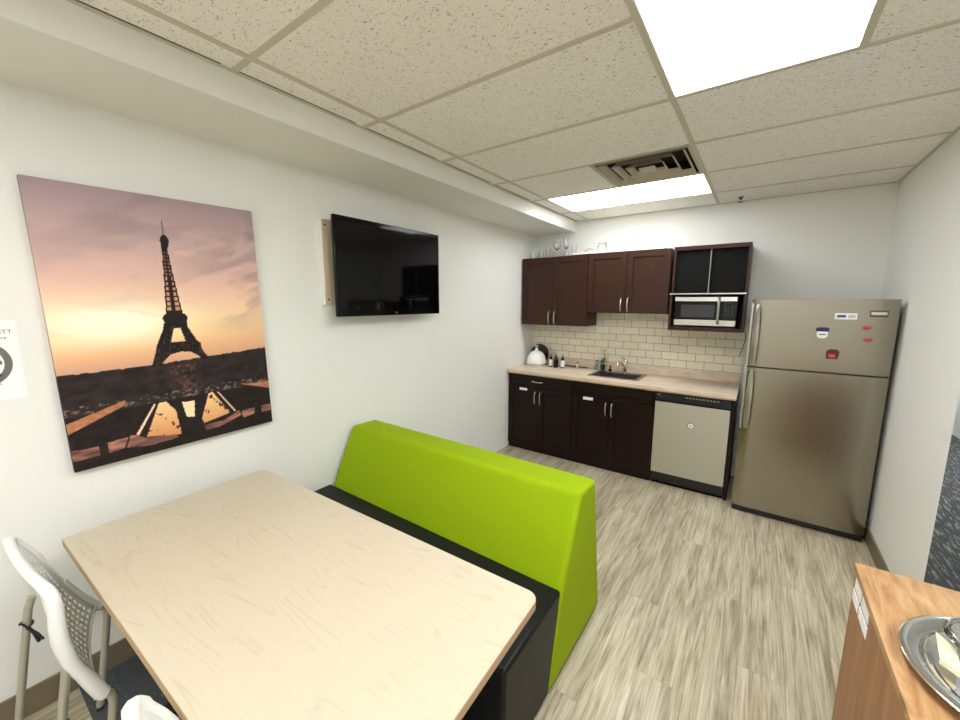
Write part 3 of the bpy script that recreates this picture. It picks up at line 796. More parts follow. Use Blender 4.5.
MB().box(mx0+th, -0.020, mz0+0.032, mx1-th, -0.010, mz1-0.032).build('back_panel', 'cab_inside', t, smooth=False)
MB().box(mx0-0.004, ml-0.004, 1.727, mx1-0.006, ml+0.010, 1.737).build('shelf_edge', 'nickel', t, smooth=False, label='bright metal shelf edge')
MB().box(1.868, my+0.012, 1.738, 1.884, -0.02, mz1-0.032).build('divider', 'cab_inside', t, smooth=False)
MB().box(1.872, my+0.006, 1.738, 1.879, my+0.012, mz1-0.032).build('divider_edge', 'seam_light', t, smooth=False)
# two dark panels recessed in the upper bay
MB().box(mx0+th, my+0.03, 1.738, 1.868, my+0.034, mz1-0.032).build('recessed_panel', 'bay_panel', t, smooth=False)
MB().box(1.884, my+0.03, 1.738, mx1-th, my+0.034, mz1-0.032).build('recessed_panel', 'bay_panel', t, smooth=False)
# microwave
t = thing('microwave_oven', 'small silver and black microwave oven inside the open cabinet', 'microwave', (1.86, -0.2, 1.444))
ox0, ox1, oy, oz0, oz1 = 1.625, 2.098, -0.402, 1.455, 1.708
MB().box(ox0, oy+0.02, oz0, ox1, -0.05, oz1).build('case', 'black', t, bevel=0.004, smooth=False)
dw = 1.985
dr = MB(); dr.box(ox0, oy, oz0+0.055, dw, oy+0.02, oz1-0.045); door = dr.build('door', 'black_gloss', t, bevel=0.002, smooth=False)
MB().box(ox0+0.055, oy-0.001, oz0+0.075, dw-0.05, oy, oz1-0.07).build('window', 'dark_grey', door, smooth=False)
MB().box(ox0, oy-0.004, oz1-0.042, ox1, oy+0.02, oz1).build('top_band', 'chrome', t, bevel=0.004)
MB().box(ox0, oy-0.004, oz0, ox1, oy+0.02, oz0+0.052).build('bottom_band', 'steel_dw', t, bevel=0.004)
mb = MB(); mb.tube([(dw-0.018, oy-0.002, oz1-0.012), (dw-0.018, oy-0.024, oz1-0.035), (dw-0.018, oy-0.026, oz0+0.10), (dw-0.018, oy-0.022, oz0+0.045), (dw-0.018, oy-0.002, oz0+0.03)], 0.011, 8); mb.build('handle', 'nickel', door)
pn = MB().box(dw+0.002, oy, oz0+0.055, ox1, oy+0.02, oz1-0.045).build('control_panel', 'black_gloss', t, smooth=False)
MB().box(dw+0.018, oy-0.001, oz1-0.072, ox1-0.018, oy, oz1-0.054).build('display', 'blue_glass', pn, smooth=False)
for r_ in range(5):
    for c_ in range(3):
        xx = dw+0.024+c_*0.024; zz = oz1-0.088-r_*0.018
        MB().box(xx, oy-0.0012, zz-0.005, xx+0.014, oy, zz+0.005).build('button', 'dark_grey', pn, smooth=False)
for xx in (ox0+0.04, ox1-0.04): MB().box(xx-0.012, -0.33, 1.4446, xx+0.012, -0.10, oz0).build('foot', 'black', t, smooth=False)

# base cabinets
YF = -0.592; TB = 0.02
t = thing('base_cabinet', 'near-black base cabinet with one drawer handle, in the corner by the left wall', 'cabinet', (0.38, -0.3, 0), 'espresso base cabinets')
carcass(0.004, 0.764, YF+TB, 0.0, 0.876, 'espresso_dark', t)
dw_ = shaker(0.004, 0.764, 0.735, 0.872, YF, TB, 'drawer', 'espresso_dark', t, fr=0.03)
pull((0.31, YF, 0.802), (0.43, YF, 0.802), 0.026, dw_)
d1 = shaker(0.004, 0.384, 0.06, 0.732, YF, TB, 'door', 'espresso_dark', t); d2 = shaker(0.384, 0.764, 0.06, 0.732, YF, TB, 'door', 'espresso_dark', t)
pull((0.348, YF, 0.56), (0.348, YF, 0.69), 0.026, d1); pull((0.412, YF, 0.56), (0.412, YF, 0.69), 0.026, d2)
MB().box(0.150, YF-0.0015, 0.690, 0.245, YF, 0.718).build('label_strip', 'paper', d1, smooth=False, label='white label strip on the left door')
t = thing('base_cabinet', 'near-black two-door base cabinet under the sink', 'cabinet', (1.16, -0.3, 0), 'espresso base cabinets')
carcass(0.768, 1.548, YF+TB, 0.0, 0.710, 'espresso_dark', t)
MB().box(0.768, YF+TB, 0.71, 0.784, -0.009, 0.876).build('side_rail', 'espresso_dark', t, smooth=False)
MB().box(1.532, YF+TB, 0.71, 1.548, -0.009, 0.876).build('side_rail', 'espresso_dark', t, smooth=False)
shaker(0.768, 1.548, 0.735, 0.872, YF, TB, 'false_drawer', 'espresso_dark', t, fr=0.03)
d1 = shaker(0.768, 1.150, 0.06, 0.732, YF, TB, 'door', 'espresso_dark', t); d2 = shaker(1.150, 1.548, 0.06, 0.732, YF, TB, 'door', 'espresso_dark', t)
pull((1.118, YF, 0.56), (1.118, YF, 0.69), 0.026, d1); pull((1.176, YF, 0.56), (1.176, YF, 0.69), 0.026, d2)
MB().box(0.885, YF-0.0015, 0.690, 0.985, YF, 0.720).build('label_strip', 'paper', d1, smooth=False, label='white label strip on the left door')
MB().box(1.47, YF-0.002, 0.862, 1.545, YF+0.01, 0.874).build('filler_strip', 'seam_light', t, smooth=False)
# end panel beside the dishwasher
tag(MB().box(2.140, YF+0.005, 0.0, 2.163, -0.009, 0.876).build('end_panel', 'espresso_dark', smooth=False), 'narrow dark end panel between dishwasher and refrigerator', 'cabinet panel')

# dishwasher
t = thing('dishwasher', 'stainless dishwasher with black control strip under the right end of the countertop', 'dishwasher', (1.83, -0.3, 0))
MB().box(1.556, YF+0.03, 0.0, 2.136, -0.03, 0.870).build('tub', 'black', t, smooth=False)
MB().box(1.558, YF-0.004, 0.115, 2.134, YF+0.03, 0.778).build('door', 'steel_dw', t, bevel=0.004, smooth=False)
cp = MB().prism([(YF-0.012, 0.782), (YF-0.016, 0.80), (YF-0.004, 0.866), (YF+0.03, 0.866), (YF+0.03, 0.782)], 'x', 1.556, 2.136).build('control_panel', 'black_gloss', t, bevel=0.002, smooth=False)
for k_ in range(10):
    xx = 1.80+k_*0.026
    MB().box(xx, YF-0.0125, 0.838, xx+0.015, YF-0.008, 0.847).build('button', 'seam_light' if k_ > 5 else 'nickel', cp, smooth=False)
MB().box(1.575, YF-0.0125, 0.838, 1.60, YF-0.008, 0.848).build('badge', 'nickel', cp, smooth=False)
MB().box(1.558, YF+0.03, 0.0, 2.134, YF+0.06, 0.112).build('kick_plate', 'black', t, smooth=False)
MB().box(1.558, YF+0.004, 0.03, 2.134, YF+0.03, 0.112).build('lower_panel', 'black', t, smooth=False)
t = thing('magnet', 'round white magnet with dark rim on the dishwasher door', 'magnet', (1.857, YF-0.006, 0.60))
MB().cyl((1.857, YF-0.004, 0.600), (1.857, YF-0.0085, 0.600), 0.028, 24).build('rim', 'dark_grey', t)
MB().cyl((1.857, YF-0.0085, 0.600), (1.857, YF-0.0095, 0.600), 0.024, 24).build('disc', 'white', t)
text_mesh('lettering', 'CLEAN', 0.010, 'ink_dark', t, (1.857, YF-0.0096, 0.600), (1, 0, 0), (0, 0, 1))

# countertop with sink cut-out
CZ0, CZ1 = 0.876, 0.914; CF = -0.635; CX1 = 2.165
sx0, sx1, sy0, sy1 = 0.885, 1.352, -0.452, -0.105
mb = MB()
mb.box(0.002, CF, CZ0, sx0, 0-0.009, CZ1); mb.box(sx1, CF, CZ0, CX1, -0.009, CZ1)
mb.box(sx0, CF, CZ0, sx1, sy0, CZ1); mb.box(sx0, sy1, CZ0, sx1, -0.009, CZ1)
t = thing('countertop', 'pale laminate kitchen countertop over the dark base cabinets', 'countertop', (1.08, -0.3, CZ0))
mb.build('slab', 'counter', t, smooth=False)
struct(MB().box(0.002, -0.030, CZ1+0.0005, CX1, -0.0095, 0.998).build('trim_4', 'counter', bevel=0.003, smooth=False))
MB().box(0.002, CF-0.0012, CZ0+0.001, CX1, CF, CZ0+0.012).build('edge_band', 'maple_edge', t, smooth=False)
# sink
t = thing('kitchen_sink', 'stainless steel drop-in sink in the pale countertop', 'sink', ((sx0+sx1)/2, (sy0+sy1)/2, CZ1))
mb = MB(); rz_ = CZ1+0.0045
ox0_, ox1_, oy0_, oy1_ = sx0-0.018, sx1+0.018, sy0-0.018, sy1+0.03
ix0, ix1, iy0, iy1 = sx0+0.014, sx1-0.014, sy0+0.014, sy1-0.055
mb.box(ox0_, oy0_, CZ1+0.0005, ix0, oy1_, rz_); mb.box(ix1, oy0_, CZ1+0.0005, ox1_, oy1_, rz_); mb.box(ix0, oy0_, CZ1+0.0005, ix1, iy0, rz_); mb.box(ix0, iy1, CZ1+0.0005, ix1, oy1_, rz_)
mb.build('rim', 'sink_steel', t, bevel=0.0015, smooth=False)
mb = MB(); zb = 0.74
mb.box(ix0-0.002, iy0-0.002, zb, ix0, iy1+0.002, rz_-0.001); mb.box(ix1, iy0-0.002, zb, ix1+0.002, iy1+0.002, rz_-0.001)
mb.box(ix0, iy0-0.002, zb, ix1, iy0, rz_-0.001); mb.box(ix0, iy1, zb, ix1, iy1+0.002, rz_-0.001); mb.box(ix0-0.002, iy0-0.002, zb-0.003, ix1+0.002, iy1+0.002, zb)
mb.build('basin', 'sink_steel', t, smooth=False)
MB().cyl(((ix0+ix1)/2, (iy0+iy1)/2, zb), ((ix0+ix1)/2, (iy0+iy1)/2, zb+0.003), 0.04, 20).build('drain', 'chrome', t)
# faucet
fx, fy = 1.150, -0.110; fz = rz_
t = thing('faucet', 'single-lever chrome faucet behind the sink', 'faucet', (fx, fy, fz))
MB().lathe([(0.028, 0), (0.028, 0.006), (0.021, 0.012), (0.020, 0.09), (0.022, 0.12), (0.016, 0.14), (0.004, 0.145)], (fx, fy, fz), 20).build('body', 'chrome', t)
MB().tube([(fx, fy-0.01, fz+0.06), (fx-0.02, fy-0.07, fz+0.115), (fx-0.035, fy-0.125, fz+0.128), (fx-0.04, fy-0.15, fz+0.110), (fx-0.04, fy-0.152, fz+0.095)], [0.013, 0.012, 0.012, 0.013, 0.013], 12).build('spout', 'chrome', t)
MB().tube([(fx, fy, fz+0.135), (fx-0.012, fy-0.035, fz+0.158), (fx-0.03, fy-0.075, fz+0.17)], [0.010, 0.007, 0.005], 8).build('lever', 'chrome', t)

CZ1 += 0.0006
# ---- things on the counter
t = thing('bread_dome', 'white dome-shaped kitchen canister with silver knob in the counter corner', 'canister', (0.160, -0.225, CZ1))
pr = [(0.0, 0.0), (0.108, 0.0), (0.112, 0.012), (0.110, 0.05), (0.100, 0.09), (0.080, 0.125), (0.055, 0.147), (0.028, 0.158), (0.018, 0.162), (0.014, 0.185), (0.0, 0.186)]
pr = [(r*1.04, z*1.13) for r, z in pr]
MB().lathe([(max(r, 0.0005), z) for r, z in pr], (0.160, -0.225, CZ1), 32).build('dome', 'white', t)
MB().lathe([(0.012, 0.209), (0.012, 0.222), (0.026, 0.230), (0.026, 0.238), (0.0005, 0.241)], (0.160, -0.225, CZ1), 20).build('knob', 'chrome', t)
MB().lathe([(0.117, 0.010), (0.119, 0.013), (0.119, 0.030), (0.116, 0.033)], (0.160, -0.225, CZ1), 32).build('base_band', 'nickel', t)
t = thing('serving_plate', 'black round plate leaning on the wall behind the white dome canister', 'plate', (0.15, -0.07, CZ1))
mb = MB(); c0 = Vector((0.128, -0.075, CZ1+0.121)); nrm = Vector((0, -0.99, 0.12)).normalized()
a_ = Vector((1, 0, 0)); b_ = nrm.cross(a_); vs = []; n = 36
for rr, dd in ((0.0005, 0.0), (0.09, 0.0), (0.120, 0.010), (0.120, 0.006), (0.09, -0.004), (0.0005, -0.004)):
    for k in range(n): q = 2*math.pi*k/n; vs.append(c0 + (a_*math.cos(q)+b_*math.sin(q))*rr + nrm*dd)
fs = []
for i in range(5):
    for k in range(n): j = (k+1) % n; fs.append((i*n+k, i*n+j, (i+1)*n+j, (i+1)*n+k))
mb.add(vs, fs).build('plate', 'black', t)
def pump_bottle(x, y, h, r, lab, white, label):
    t = thing('pump_bottle', label, 'bottle', (x, y, CZ1), 'pump bottles on the counter')
    MB().lathe([(r*0.9, 0), (r, 0.004), (r, h*0.62), (r*0.75, h*0.70), (r*0.42, h*0.73), (r*0.42, h*0.76)], (x, y, CZ1), 20).build('bottle', 'black', t)
    MB().lathe([(r*1.02, h*0.08), (r*1.03, h*0.085), (r*1.03, h*0.58), (r*1.02, h*0.585)], (x, y, CZ1), 20).build('label', white, t, label=lab)
    MB().lathe([(r*0.5, h*0.74), (r*0.5, h*0.84), (r*0.16, h*0.85), (r*0.16, h*0.95), (r*0.3, h*0.955), (r*0.3, h)], (x, y, CZ1), 14).build('pump', 'black', t)
    MB().tube([(x, y, CZ1+h*0.975), (x+0.004, y-0.03, CZ1+h*0.965)], 0.004, 8).build('nozzle', 'black', t)
pump_bottle(0.335, -0.20, 0.150, 0.021, 'white paper label', 'paper', 'white-labelled black pump bottle nearest the dome canister')
pump_bottle(0.405, -0.215, 0.155, 0.026, 'dark glossy label', 'black_gloss', 'all-dark squat pump bottle in the middle of the counter trio')
pump_bottle(0.480, -0.20, 0.150, 0.022, 'white paper label', 'paper', 'white-labelled black bottle on the sink side of the counter trio')
t = thing('salt_shaker', 'tiny pale glass shaker against the tiles left of the sink', 'shaker', (0.60, -0.06, CZ1))
MB().lathe([(0.013, 0), (0.014, 0.003), (0.011, 0.045)], (0.60, -0.06, CZ1), 14).build('jar', 'white', t); MB().lathe([(0.012, 0.045), (0.012, 0.058), (0.004, 0.064)], (0.60, -0.06, CZ1), 14).build('cap', 'leaf', t)
tag(MB().tube([(0.40, -0.045, CZ1+0.006), (0.56, -0.05, CZ1+0.006), (0.72, -0.052, CZ1+0.006)], 0.006, 8).build('knife', 'black'), 'thin black kitchen knife lying along the backsplash', 'knife')
# plant
px, py = 0.895, -0.062
t = thing('potted_plant', 'small green leafy plant in a clear glass beside the sink', 'plant', (px, py, CZ1))
py = -0.062
MB().lathe([(0.020, 0.0), (0.024, 0.004), (0.027, 0.055), (0.024, 0.055), (0.021, 0.008), (0.0005, 0.006)], (px, py, CZ1+0.005), 16).build('glass_pot', 'leaf_dark', t)
for k in range(18):
    a = k*2.4; r_ = 0.016+0.016*((k*37) % 10)/10; hh = 0.02+0.085*((k*53) % 10)/10
    b0 = Vector((px, py, CZ1+0.045+0.4*hh)); tip = b0+Vector((math.cos(a)*r_*1.5, math.sin(a)*r_*0.6, hh*0.7))
    mid = (b0+tip)/2+Vector((math.cos(a)*0.006, math.sin(a)*0.004, 0.006)); sd = Vector((-math.sin(a), math.cos(a)*0.7, 0.2))*0.009
    MB().add([b0, mid-sd, tip, mid+sd, mid+Vector((0, 0, 0.003))], [(0, 1, 4), (0, 4, 3), (1, 2, 4), (4, 2, 3)]).build('leaf', 'leaf' if k % 3 else 'leaf_dark', t)
mb = MB()
for k in range(5):
    a = k*1.3; c = Vector((px-0.03+0.012*math.cos(a), py+0.01*math.sin(a), CZ1+0.155+0.012*(k % 3)))
    mb.lathe([(0.0005, -0.007), (0.006, -0.003), (0.007, 0.0), (0.005, 0.004), (0.0005, 0.007)], c, 8)
mb.tube([(px, py, CZ1+0.05), (px-0.02, py, CZ1+0.11), (px-0.03, py, CZ1+0.15)], 0.0015, 5)
mb.build('flower', 'white', t, label='pale pink-white blossoms')
bx_, by_ = 0.828, -0.060
t = thing('soap_bottle', 'clear bluish dish soap bottle left of the small plant', 'bottle', (bx_, by_, CZ1))
MB().lathe([(0.020, 0), (0.022, 0.004), (0.022, 0.07), (0.016, 0.09), (0.008, 0.1), (0.008, 0.105)], (bx_, by_, CZ1), 18).build('bottle', 'blue_glass', t); MB().lathe([(0.009, 0.105), (0.009, 0.122), (0.004, 0.13)], (bx_, by_, CZ1), 12).build('cap', 'white', t)
tag(MB().tube([(0.935, -0.038, CZ1+0.004), (0.925, -0.037, CZ1+0.10), (0.892, -0.036, CZ1+0.185), (0.884, -0.036, CZ1+0.21), (0.894, -0.036, CZ1+0.228), (0.909, -0.036, CZ1+0.22), (0.910, -0.036, CZ1+0.20)], 0.003, 6).build('bottle_brush', 'seam_light'), 'thin looped wire brush handle standing behind the small plant', 'brush')
t = thing('scrub_brush', 'small red and black scrub brush on the sink rim right of the plant', 'brush', (0.985, -0.085, CZ1+0.004))
MB().lathe([(0.02, 0), (0.021, 0.006), (0.018, 0.018), (0.008, 0.022)], (0.985, -0.085, CZ1+0.004), 14).build('bristle_head', 'black', t)
MB().lathe([(0.008, 0.022), (0.007, 0.04), (0.012, 0.046), (0.010, 0.056), (0.0005, 0.058)], (0.985, -0.085, CZ1+0.004), 14).build('knob', 'red', t)

# ---- glassware on the upper cabinets
def glass(name, label, cat, x, y, z, prof_, group='glassware on the upper cabinets'):
    o = MB().lathe([(max(r, 0.0006), h_) for r, h_ in prof_], (x, y, z), 20).build(name, 'glass')
    return tag(o, label, cat, group)
def tumbler(r, h_, th_=0.003): return [(0.0006, 0.0), (r*0.9, 0.0), (r, h_), (r-th_, h_), (r*0.9-th_, 0.008), (0.0006, 0.008)]
zt = 2.14; GY = -0.20
glass('glass_bowl', 'low clear glass bowl at the left end of the cabinet top', 'bowl', 0.088, GY, zt, tumbler(0.050, 0.070))
glass('drinking_glass', 'clear tumbler just right of the low glass bowl', 'glass', 0.178, GY, zt, tumbler(0.026, 0.100))
glass('drinking_glass', 'clear tumbler with thick rim, second from the low bowl', 'glass', 0.262, GY, zt, tumbler(0.030, 0.105))
glass('drinking_glass', 'small clear tumbler under the stemmed bowl glass', 'glass', 0.300, GY+0.10, zt, tumbler(0.026, 0.085))
glass('wine_glass', 'clear stemmed glass with wide bowl on the corner cabinet', 'glass', 0.368, GY, zt,
      [(0.0006, 0), (0.036, 0), (0.036, 0.003), (0.005, 0.008), (0.004, 0.085), (0.03, 0.10), (0.045, 0.13), (0.042, 0.185), (0.039, 0.185), (0.041, 0.13), (0.026, 0.104), (0.0006, 0.092)])
glass('wine_glass', 'tall clear stemmed glass at the right end of the left glass group', 'glass', 0.475, GY, zt,
      [(0.0006, 0), (0.034, 0), (0.034, 0.003), (0.005, 0.008), (0.004, 0.09), (0.024, 0.105), (0.036, 0.14), (0.036, 0.20), (0.033, 0.20), (0.033, 0.14), (0.02, 0.109), (0.0006, 0.098)])
glass('drinking_glass', 'clear tumbler behind the tall stemmed glass', 'glass', 0.435, GY+0.10, zt, tumbler(0.028, 0.12))
glass('drinking_glass', 'clear tumbler beside the soffit corner, right of the tall stemmed glass', 'glass', 0.540, GY+0.06, zt, tumbler(0.028, 0.13))
tag(MB().box(0.60, -0.335, 2.147, 1.50, -0.06, 2.160).build('shelf_board', 'board', bevel=0.002, smooth=False), 'thin white board lying on top of the upper cabinets', 'board')
glass('glass_bowl', 'upturned clear glass bowl on the white board', 'bowl', 0.745, GY, 2.161, [(0.0006, 0.052), (0.03, 0.05), (0.05, 0.035), (0.062, 0.0), (0.058, 0.0), (0.046, 0.032), (0.028, 0.046), (0.0006, 0.048)])
glass('glass_jar', 'lidded clear glass jar on the white board', 'jar', 0.872, GY, 2.161, [(0.0006, 0), (0.045, 0), (0.048, 0.01), (0.048, 0.07), (0.036, 0.085), (0.036, 0.09), (0.044, 0.094), (0.040, 0.108), (0.012, 0.118), (0.012, 0.13), (0.0006, 0.132)])

# cord of the microwave
mb = MB(); mb.tube([(2.13, -0.03, 1.411), (2.165, -0.035, 1.39), (2.17, -0.03, 1.33), (2.155, -0.022, 1.25), (2.138, -0.018, 1.17)], 0.0035, 6)
tag(mb.build('power_cord', 'fridge_side'), 'thin grey power cord hanging below the microwave cabinet', 'cord')

# ================================================================== REFRIGERATOR
t = thing('refrigerator', 'tall stainless top-freezer refrigerator against the right wall', 'refrigerator', (2.59, -0.4, 0))
RX0, RX1, RY = 2.203, 2.982, -0.722
MB().box(RX0+0.012, RY+0.075, 0.03, RX1-0.008, -0.04, 1.660).build('body', 'fridge_side', t, bevel=0.006, smooth=False)
MB().box(RX0+0.02, RY+0.05, 0.0, RX1-0.02, -0.1, 0.03).build('base', 'black', t, smooth=False)
MB().box(RX0+0.004, RY+0.012, 0.006, RX1-0.004, RY+0.07, 0.046).build('kick_grille', 'black', t, bevel=0.004, smooth=False)
DOOR = [(RX0, RY+0.07)]          # plan of a door: flat front that rolls back towards both sides
for k in range(33):
    u = -1+2*k/32; e_ = max(0.0, (abs(u)-0.78)/0.22)
    DOOR.append(((RX0+RX1)/2+u*(RX1-RX0)/2, RY+0.018*e_*e_))
DOOR.append((RX1, RY+0.07))
fd = MB().prism(DOOR, 'z', 1.181, 1.682).build('freezer_door', 'steel', t)
ld = MB().prism(DOOR, 'z', 0.052, 1.169).build('fridge_door', 'steel', t)
MB().box(RX0+0.006, RY+0.012, 1.169, RX1-0.006, RY+0.07, 1.181).build('door_gasket', 'black', t, smooth=False)
def fridge_handle(z0, z1, z_att, parent):
    # long flat curved bar hugging the door's left side
    hx = RX0+0.040; mb = MB(); n = 14; vs = []; fs = []
    for i in range(n+1):
        q = i/n; z = z0+(z1-z0)*q
        out = 0.012+0.045*math.sin(math.pi*min(1, max(0, q*0.98+0.01)))**0.6
        wd = 0.020*(0.45+0.55*math.sin(math.pi*min(1, q*0.9+0.1))**0.5)
        for (dx, dy) in ((-wd, 0.010), (-wd, -0.002), (0, -0.010), (wd, -0.002), (wd, 0.010)): vs.append((hx+dx, RY-out+dy, z))
    for i in range(n):
        for k in range(5): j = (k+1) % 5; fs.append((i*5+k, i*5+j, (i+1)*5+j, (i+1)*5+k))
    fs += [list(range(5)), list(range(n*5, n*5+5))]
    mb.add(vs, fs)
    for z in (z0+0.02, z1-0.02): mb.box(hx-0.010, RY-0.03, z-0.015, hx+0.010, RY+0.002, z+0.015)
    mb.build('handle', 'handle_steel', parent)
    MB().box(RX0-0.002, RY+0.004, z0-0.012, RX0+0.014, RY+0.030, z1+0.012).build('edge_trim', 'handle_steel', parent, bevel=0.003)
fridge_handle(1.195, 1.645, 0, fd); fridge_handle(0.70, 1.158, 0, ld)
bg = MB().box(2.843, RY-0.004, 1.568, 2.928, RY+0.001, 1.608).build('badge', 'fridge_side', fd, bevel=0.002, smooth=False)
MB().box(2.848, RY-0.0048, 1.580, 2.923, RY-0.0040, 1.600).build('badge_plate', 'nickel', bg, smooth=False)
text_mesh('lettering', 'FRIGIDAIRE', 0.0115, 'paper', bg, (2.8855, RY-0.0052, 1.590), (1, 0, 0), (0, 0, 1))
# magnets
ym = RY
t = thing('magnet', 'white rectangular card magnet with blue mark on the freezer door', 'magnet', (2.727, ym, 1.568), 'magnets on the freezer door')
MB().box(2.672, ym-0.003, 1.548, 2.784, ym-0.0002, 1.590).build('card', 'paper', t, smooth=False)
MB().box(2.683, ym-0.0036, 1.560, 2.728, ym-0.003, 1.578).build('blue_mark', 'blue', t, smooth=False)
for k in range(3): MB().box(2.738, ym-0.0036, 1.560+k*0.007, 2.774, ym-0.003, 1.5625+k*0.007).build('print_line', 'ink', t, smooth=False)
t = thing('magnet', 'navy-topped white badge-shaped magnet on the freezer door', 'magnet', (2.617, ym, 1.45), 'magnets on the freezer door')
MB().prism([(2.590, 1.462), (2.592, 1.428), (2.605, 1.415), (2.634, 1.415), (2.648, 1.428), (2.650, 1.462)], 'y', ym-0.003, ym-0.0002).build('white_half', 'paper', t, smooth=False)
MB().prism([(2.586, 1.462), (2.584, 1.484), (2.600, 1.490), (2.640, 1.490), (2.654, 1.484), (2.652, 1.462)], 'y', ym-0.004, ym-0.0002).build('navy_half', 'navy', t, smooth=False)
MB().box(2.602, ym-0.0036, 1.438, 2.640, ym-0.003, 1.444).build('print_line', 'ink_dark', t, smooth=False)
t = thing('magnet', 'dark red square magnet with pink mark, lowest on the freezer door', 'magnet', (2.687, ym, 1.307), 'magnets on the freezer door')
MB().prism([(2.655, 1.275), (2.652, 1.325), (2.668, 1.342), (2.706, 1.342), (2.722, 1.328), (2.716, 1.275)], 'y', ym-0.004, ym-0.0002).build('plate', 'dark_red', t, bevel=0.001, smooth=False)
MB().box(2.668, ym-0.0046, 1.286, 2.702, ym-0.004, 1.308).build('pink_mark', 'pink', t, smooth=False)
def lips(cx_, cz_, label):
    t = thing('magnet', label, 'magnet', (cx_, ym, cz_), 'magnets on the freezer door')
    MB().prism([(cx_-0.026, cz_), (cx_-0.012, cz_+0.016), (cx_, cz_+0.011), (cx_+0.014, cz_+0.017), (cx_+0.026, cz_+0.003), (cx_+0.012, cz_-0.014), (cx_-0.010, cz_-0.016)], 'y', ym-0.0035, ym-0.0002).build('lips', 'pink', t, bevel=0.001, smooth=False)
    MB().box(cx_-0.014, ym-0.0042, cz_-0.003, cx_+0.015, ym-0.0035, cz_+0.001).build('mouth_line', 'dark_red', t, smooth=False)
lips(2.838, 1.495, 'rose red lip-shaped magnet, the upper one under the refrigerator badge')
lips(2.850, 1.416, 'rose red lip-shaped magnet, the lower one under the refrigerator badge')

# ================================================================== SIDEBOARD
t = thing('sideboard', 'orange-brown oak sideboard at the lower right, holding the oval silver tray', 'sideboard', (2.85, -3.3, 0))
QX0, QX1, QY0, QY1, QZ = 2.570, 3.14, -4.0, -2.692, 0.85
MB().box(QX0, QY0, QZ-0.022, QX1, QY1, QZ).build('top_panel', 'oak', t, bevel=0.0015, smooth=False)
sd = MB().box(QX0+0.006, QY0+0.004, 0.0, QX0+0.024, QY1-0.004, QZ-0.022).build('side_panel', 'oak_side', t, smooth=False)
MB().box(QX1-0.024, QY0+0.004, 0.0, QX1-0.006, QY1-0.004, QZ-0.022).build('side_panel', 'oak_side', t, smooth=False)
MB().box(QX0+0.024, QY1-0.022, 0.0, QX1-0.024, QY1-0.004, QZ-0.022).build('end_panel', 'oak_side', t, smooth=False)
MB().box(QX0+0.024, QY0+0.004, 0.0, QX1-0.024, QY0+0.022, QZ-0.022).build('end_panel', 'oak_side', t, smooth=False)
for (ya, yb, za, zb_) in ((a1+0.012, b1+0.008, c1, d1_) for a1, b1, c1, d1_ in ((-2.815, -2.730, 0.782, 0.816), (-2.910, -2.823, 0.782, 0.816), (-2.800, -2.716, 0.738, 0.772), (-2.912, -2.808, 0.738, 0.772))):
    MB().box(QX0+0.0045, ya, za, QX0+0.006, yb, zb_).build('label_strip', 'paper', sd, smooth=False, label='white rectangular label')
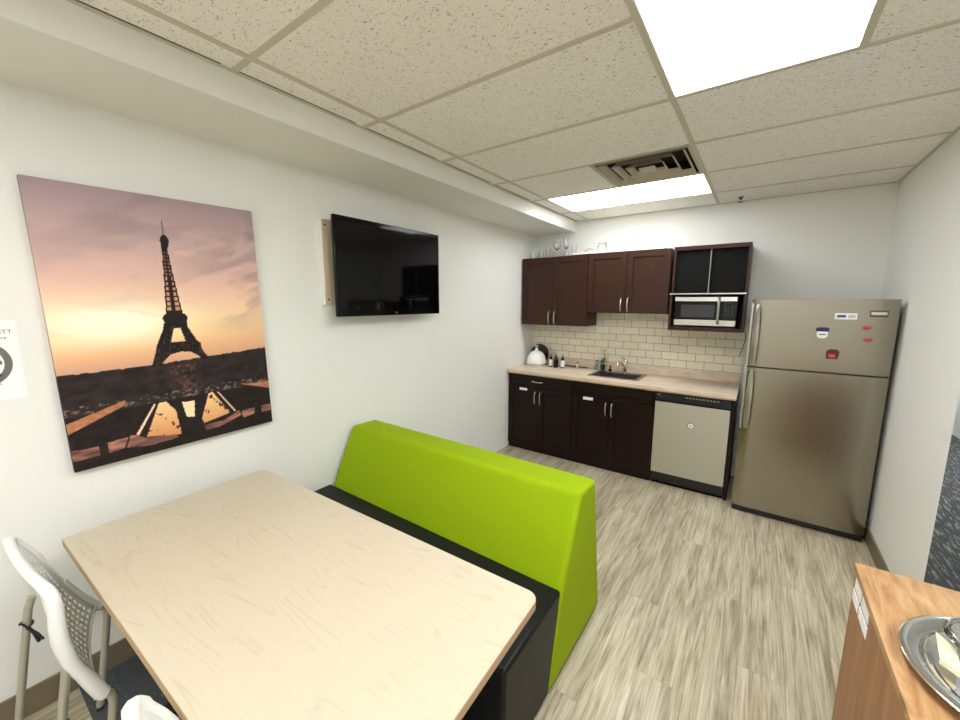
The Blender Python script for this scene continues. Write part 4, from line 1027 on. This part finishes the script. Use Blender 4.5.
# tray: long axis runs away along the sideboard top
t = thing('serving_tray', 'oval polished silver tray on the sideboard', 'tray', (2.80, -3.07, QZ))
def oval(prof_, c, sx_, sy_, rz=0.0, n=56):
    mb = MB(); mb.lathe(prof_, (0, 0, 0), n, 1, 1)
    R = Matrix.Rotation(rz, 4, 'Z')
    for v in mb.v:
        v.x *= sx_; v.y *= sy_; q = R @ v; v.x, v.y, v.z = q.x+c[0], q.y+c[1], q.z+c[2]
    return mb
TC = (2.800, -3.088, QZ+0.0006)
oval([(0.0006, 0.002), (0.70, 0.002), (0.74, 0.006), (0.80, 0.020), (0.98, 0.028), (1.0, 0.026), (1.0, 0.023), (0.98, 0.025), (0.80, 0.016), (0.74, 0.002), (0.70, 0.0), (0.0006, 0.0)], TC, 0.208, 0.215, 0.3).build('tray', 'chrome', t)
# what lies on the tray
DX, DY = 2.768, -3.012
t = thing('glass_dish', 'clear thick-rimmed glass dish resting on the silver tray', 'dish', (DX, DY, QZ+0.006))
DP = [(0.0006, 0.0), (0.055, 0.0), (0.060, 0.004), (0.085, 0.035), (0.090, 0.042), (0.088, 0.047), (0.082, 0.044), (0.056, 0.010), (0.0006, 0.008)]
MB().lathe(DP, (DX, DY, QZ+0.006), 40).build('bowl', 'glass', t)
mb = MB(); mb.tube([(DX+0.088*math.cos(a/20*math.pi), DY+0.088*math.sin(a/20*math.pi), QZ+0.054) for a in range(40)], 0.007, 8, closed=True); mb.build('rim', 'glass', t)
def tent(Q, label):   # four-cornered folded card: sloping face on two short side leaves
    mb = MB(); P = [Vector(q) for q in Q]; n_ = (P[1]-P[0]).cross(P[3]-P[0]).normalized()*0.0012
    if n_.z > 0: n_ = -n_
    mb.add(P+[p+n_ for p in P], [(0, 1, 2, 3), (7, 6, 5, 4), (0, 1, 5, 4), (1, 2, 6, 5), (2, 3, 7, 6), (3, 0, 4, 7)])
    for a, b_ in ((P[2], P[3]), (P[1], P[2])):
        o_ = Vector((0.001, 0.001, 0)); a2, b2 = Vector((a.x, a.y, QZ+0.010)), Vector((b_.x, b_.y, QZ+0.010))
        mb.add([a, b_, b2, a2, a+o_, b_+o_, b2+o_, a2+o_], [(0, 1, 2, 3), (7, 6, 5, 4), (0, 1, 5, 4), (1, 2, 6, 5), (2, 3, 7, 6), (3, 0, 4, 7)])
    tag(mb.build('folded_card', 'cream', smooth=False), label, 'card', 'cream cards on the tray')
tent([(2.668, -2.985, QZ+0.032), (2.690, -3.025, QZ+0.030), (2.680, -3.100, QZ+0.022), (2.655, -3.070, QZ+0.022)], 'cream folded card at the far end of the silver tray')
tent([(2.705, -3.050, QZ+0.032), (2.735, -3.100, QZ+0.030), (2.725, -3.190, QZ+0.022), (2.695, -3.140, QZ+0.022)], 'cream folded card toward the near edge of the silver tray')
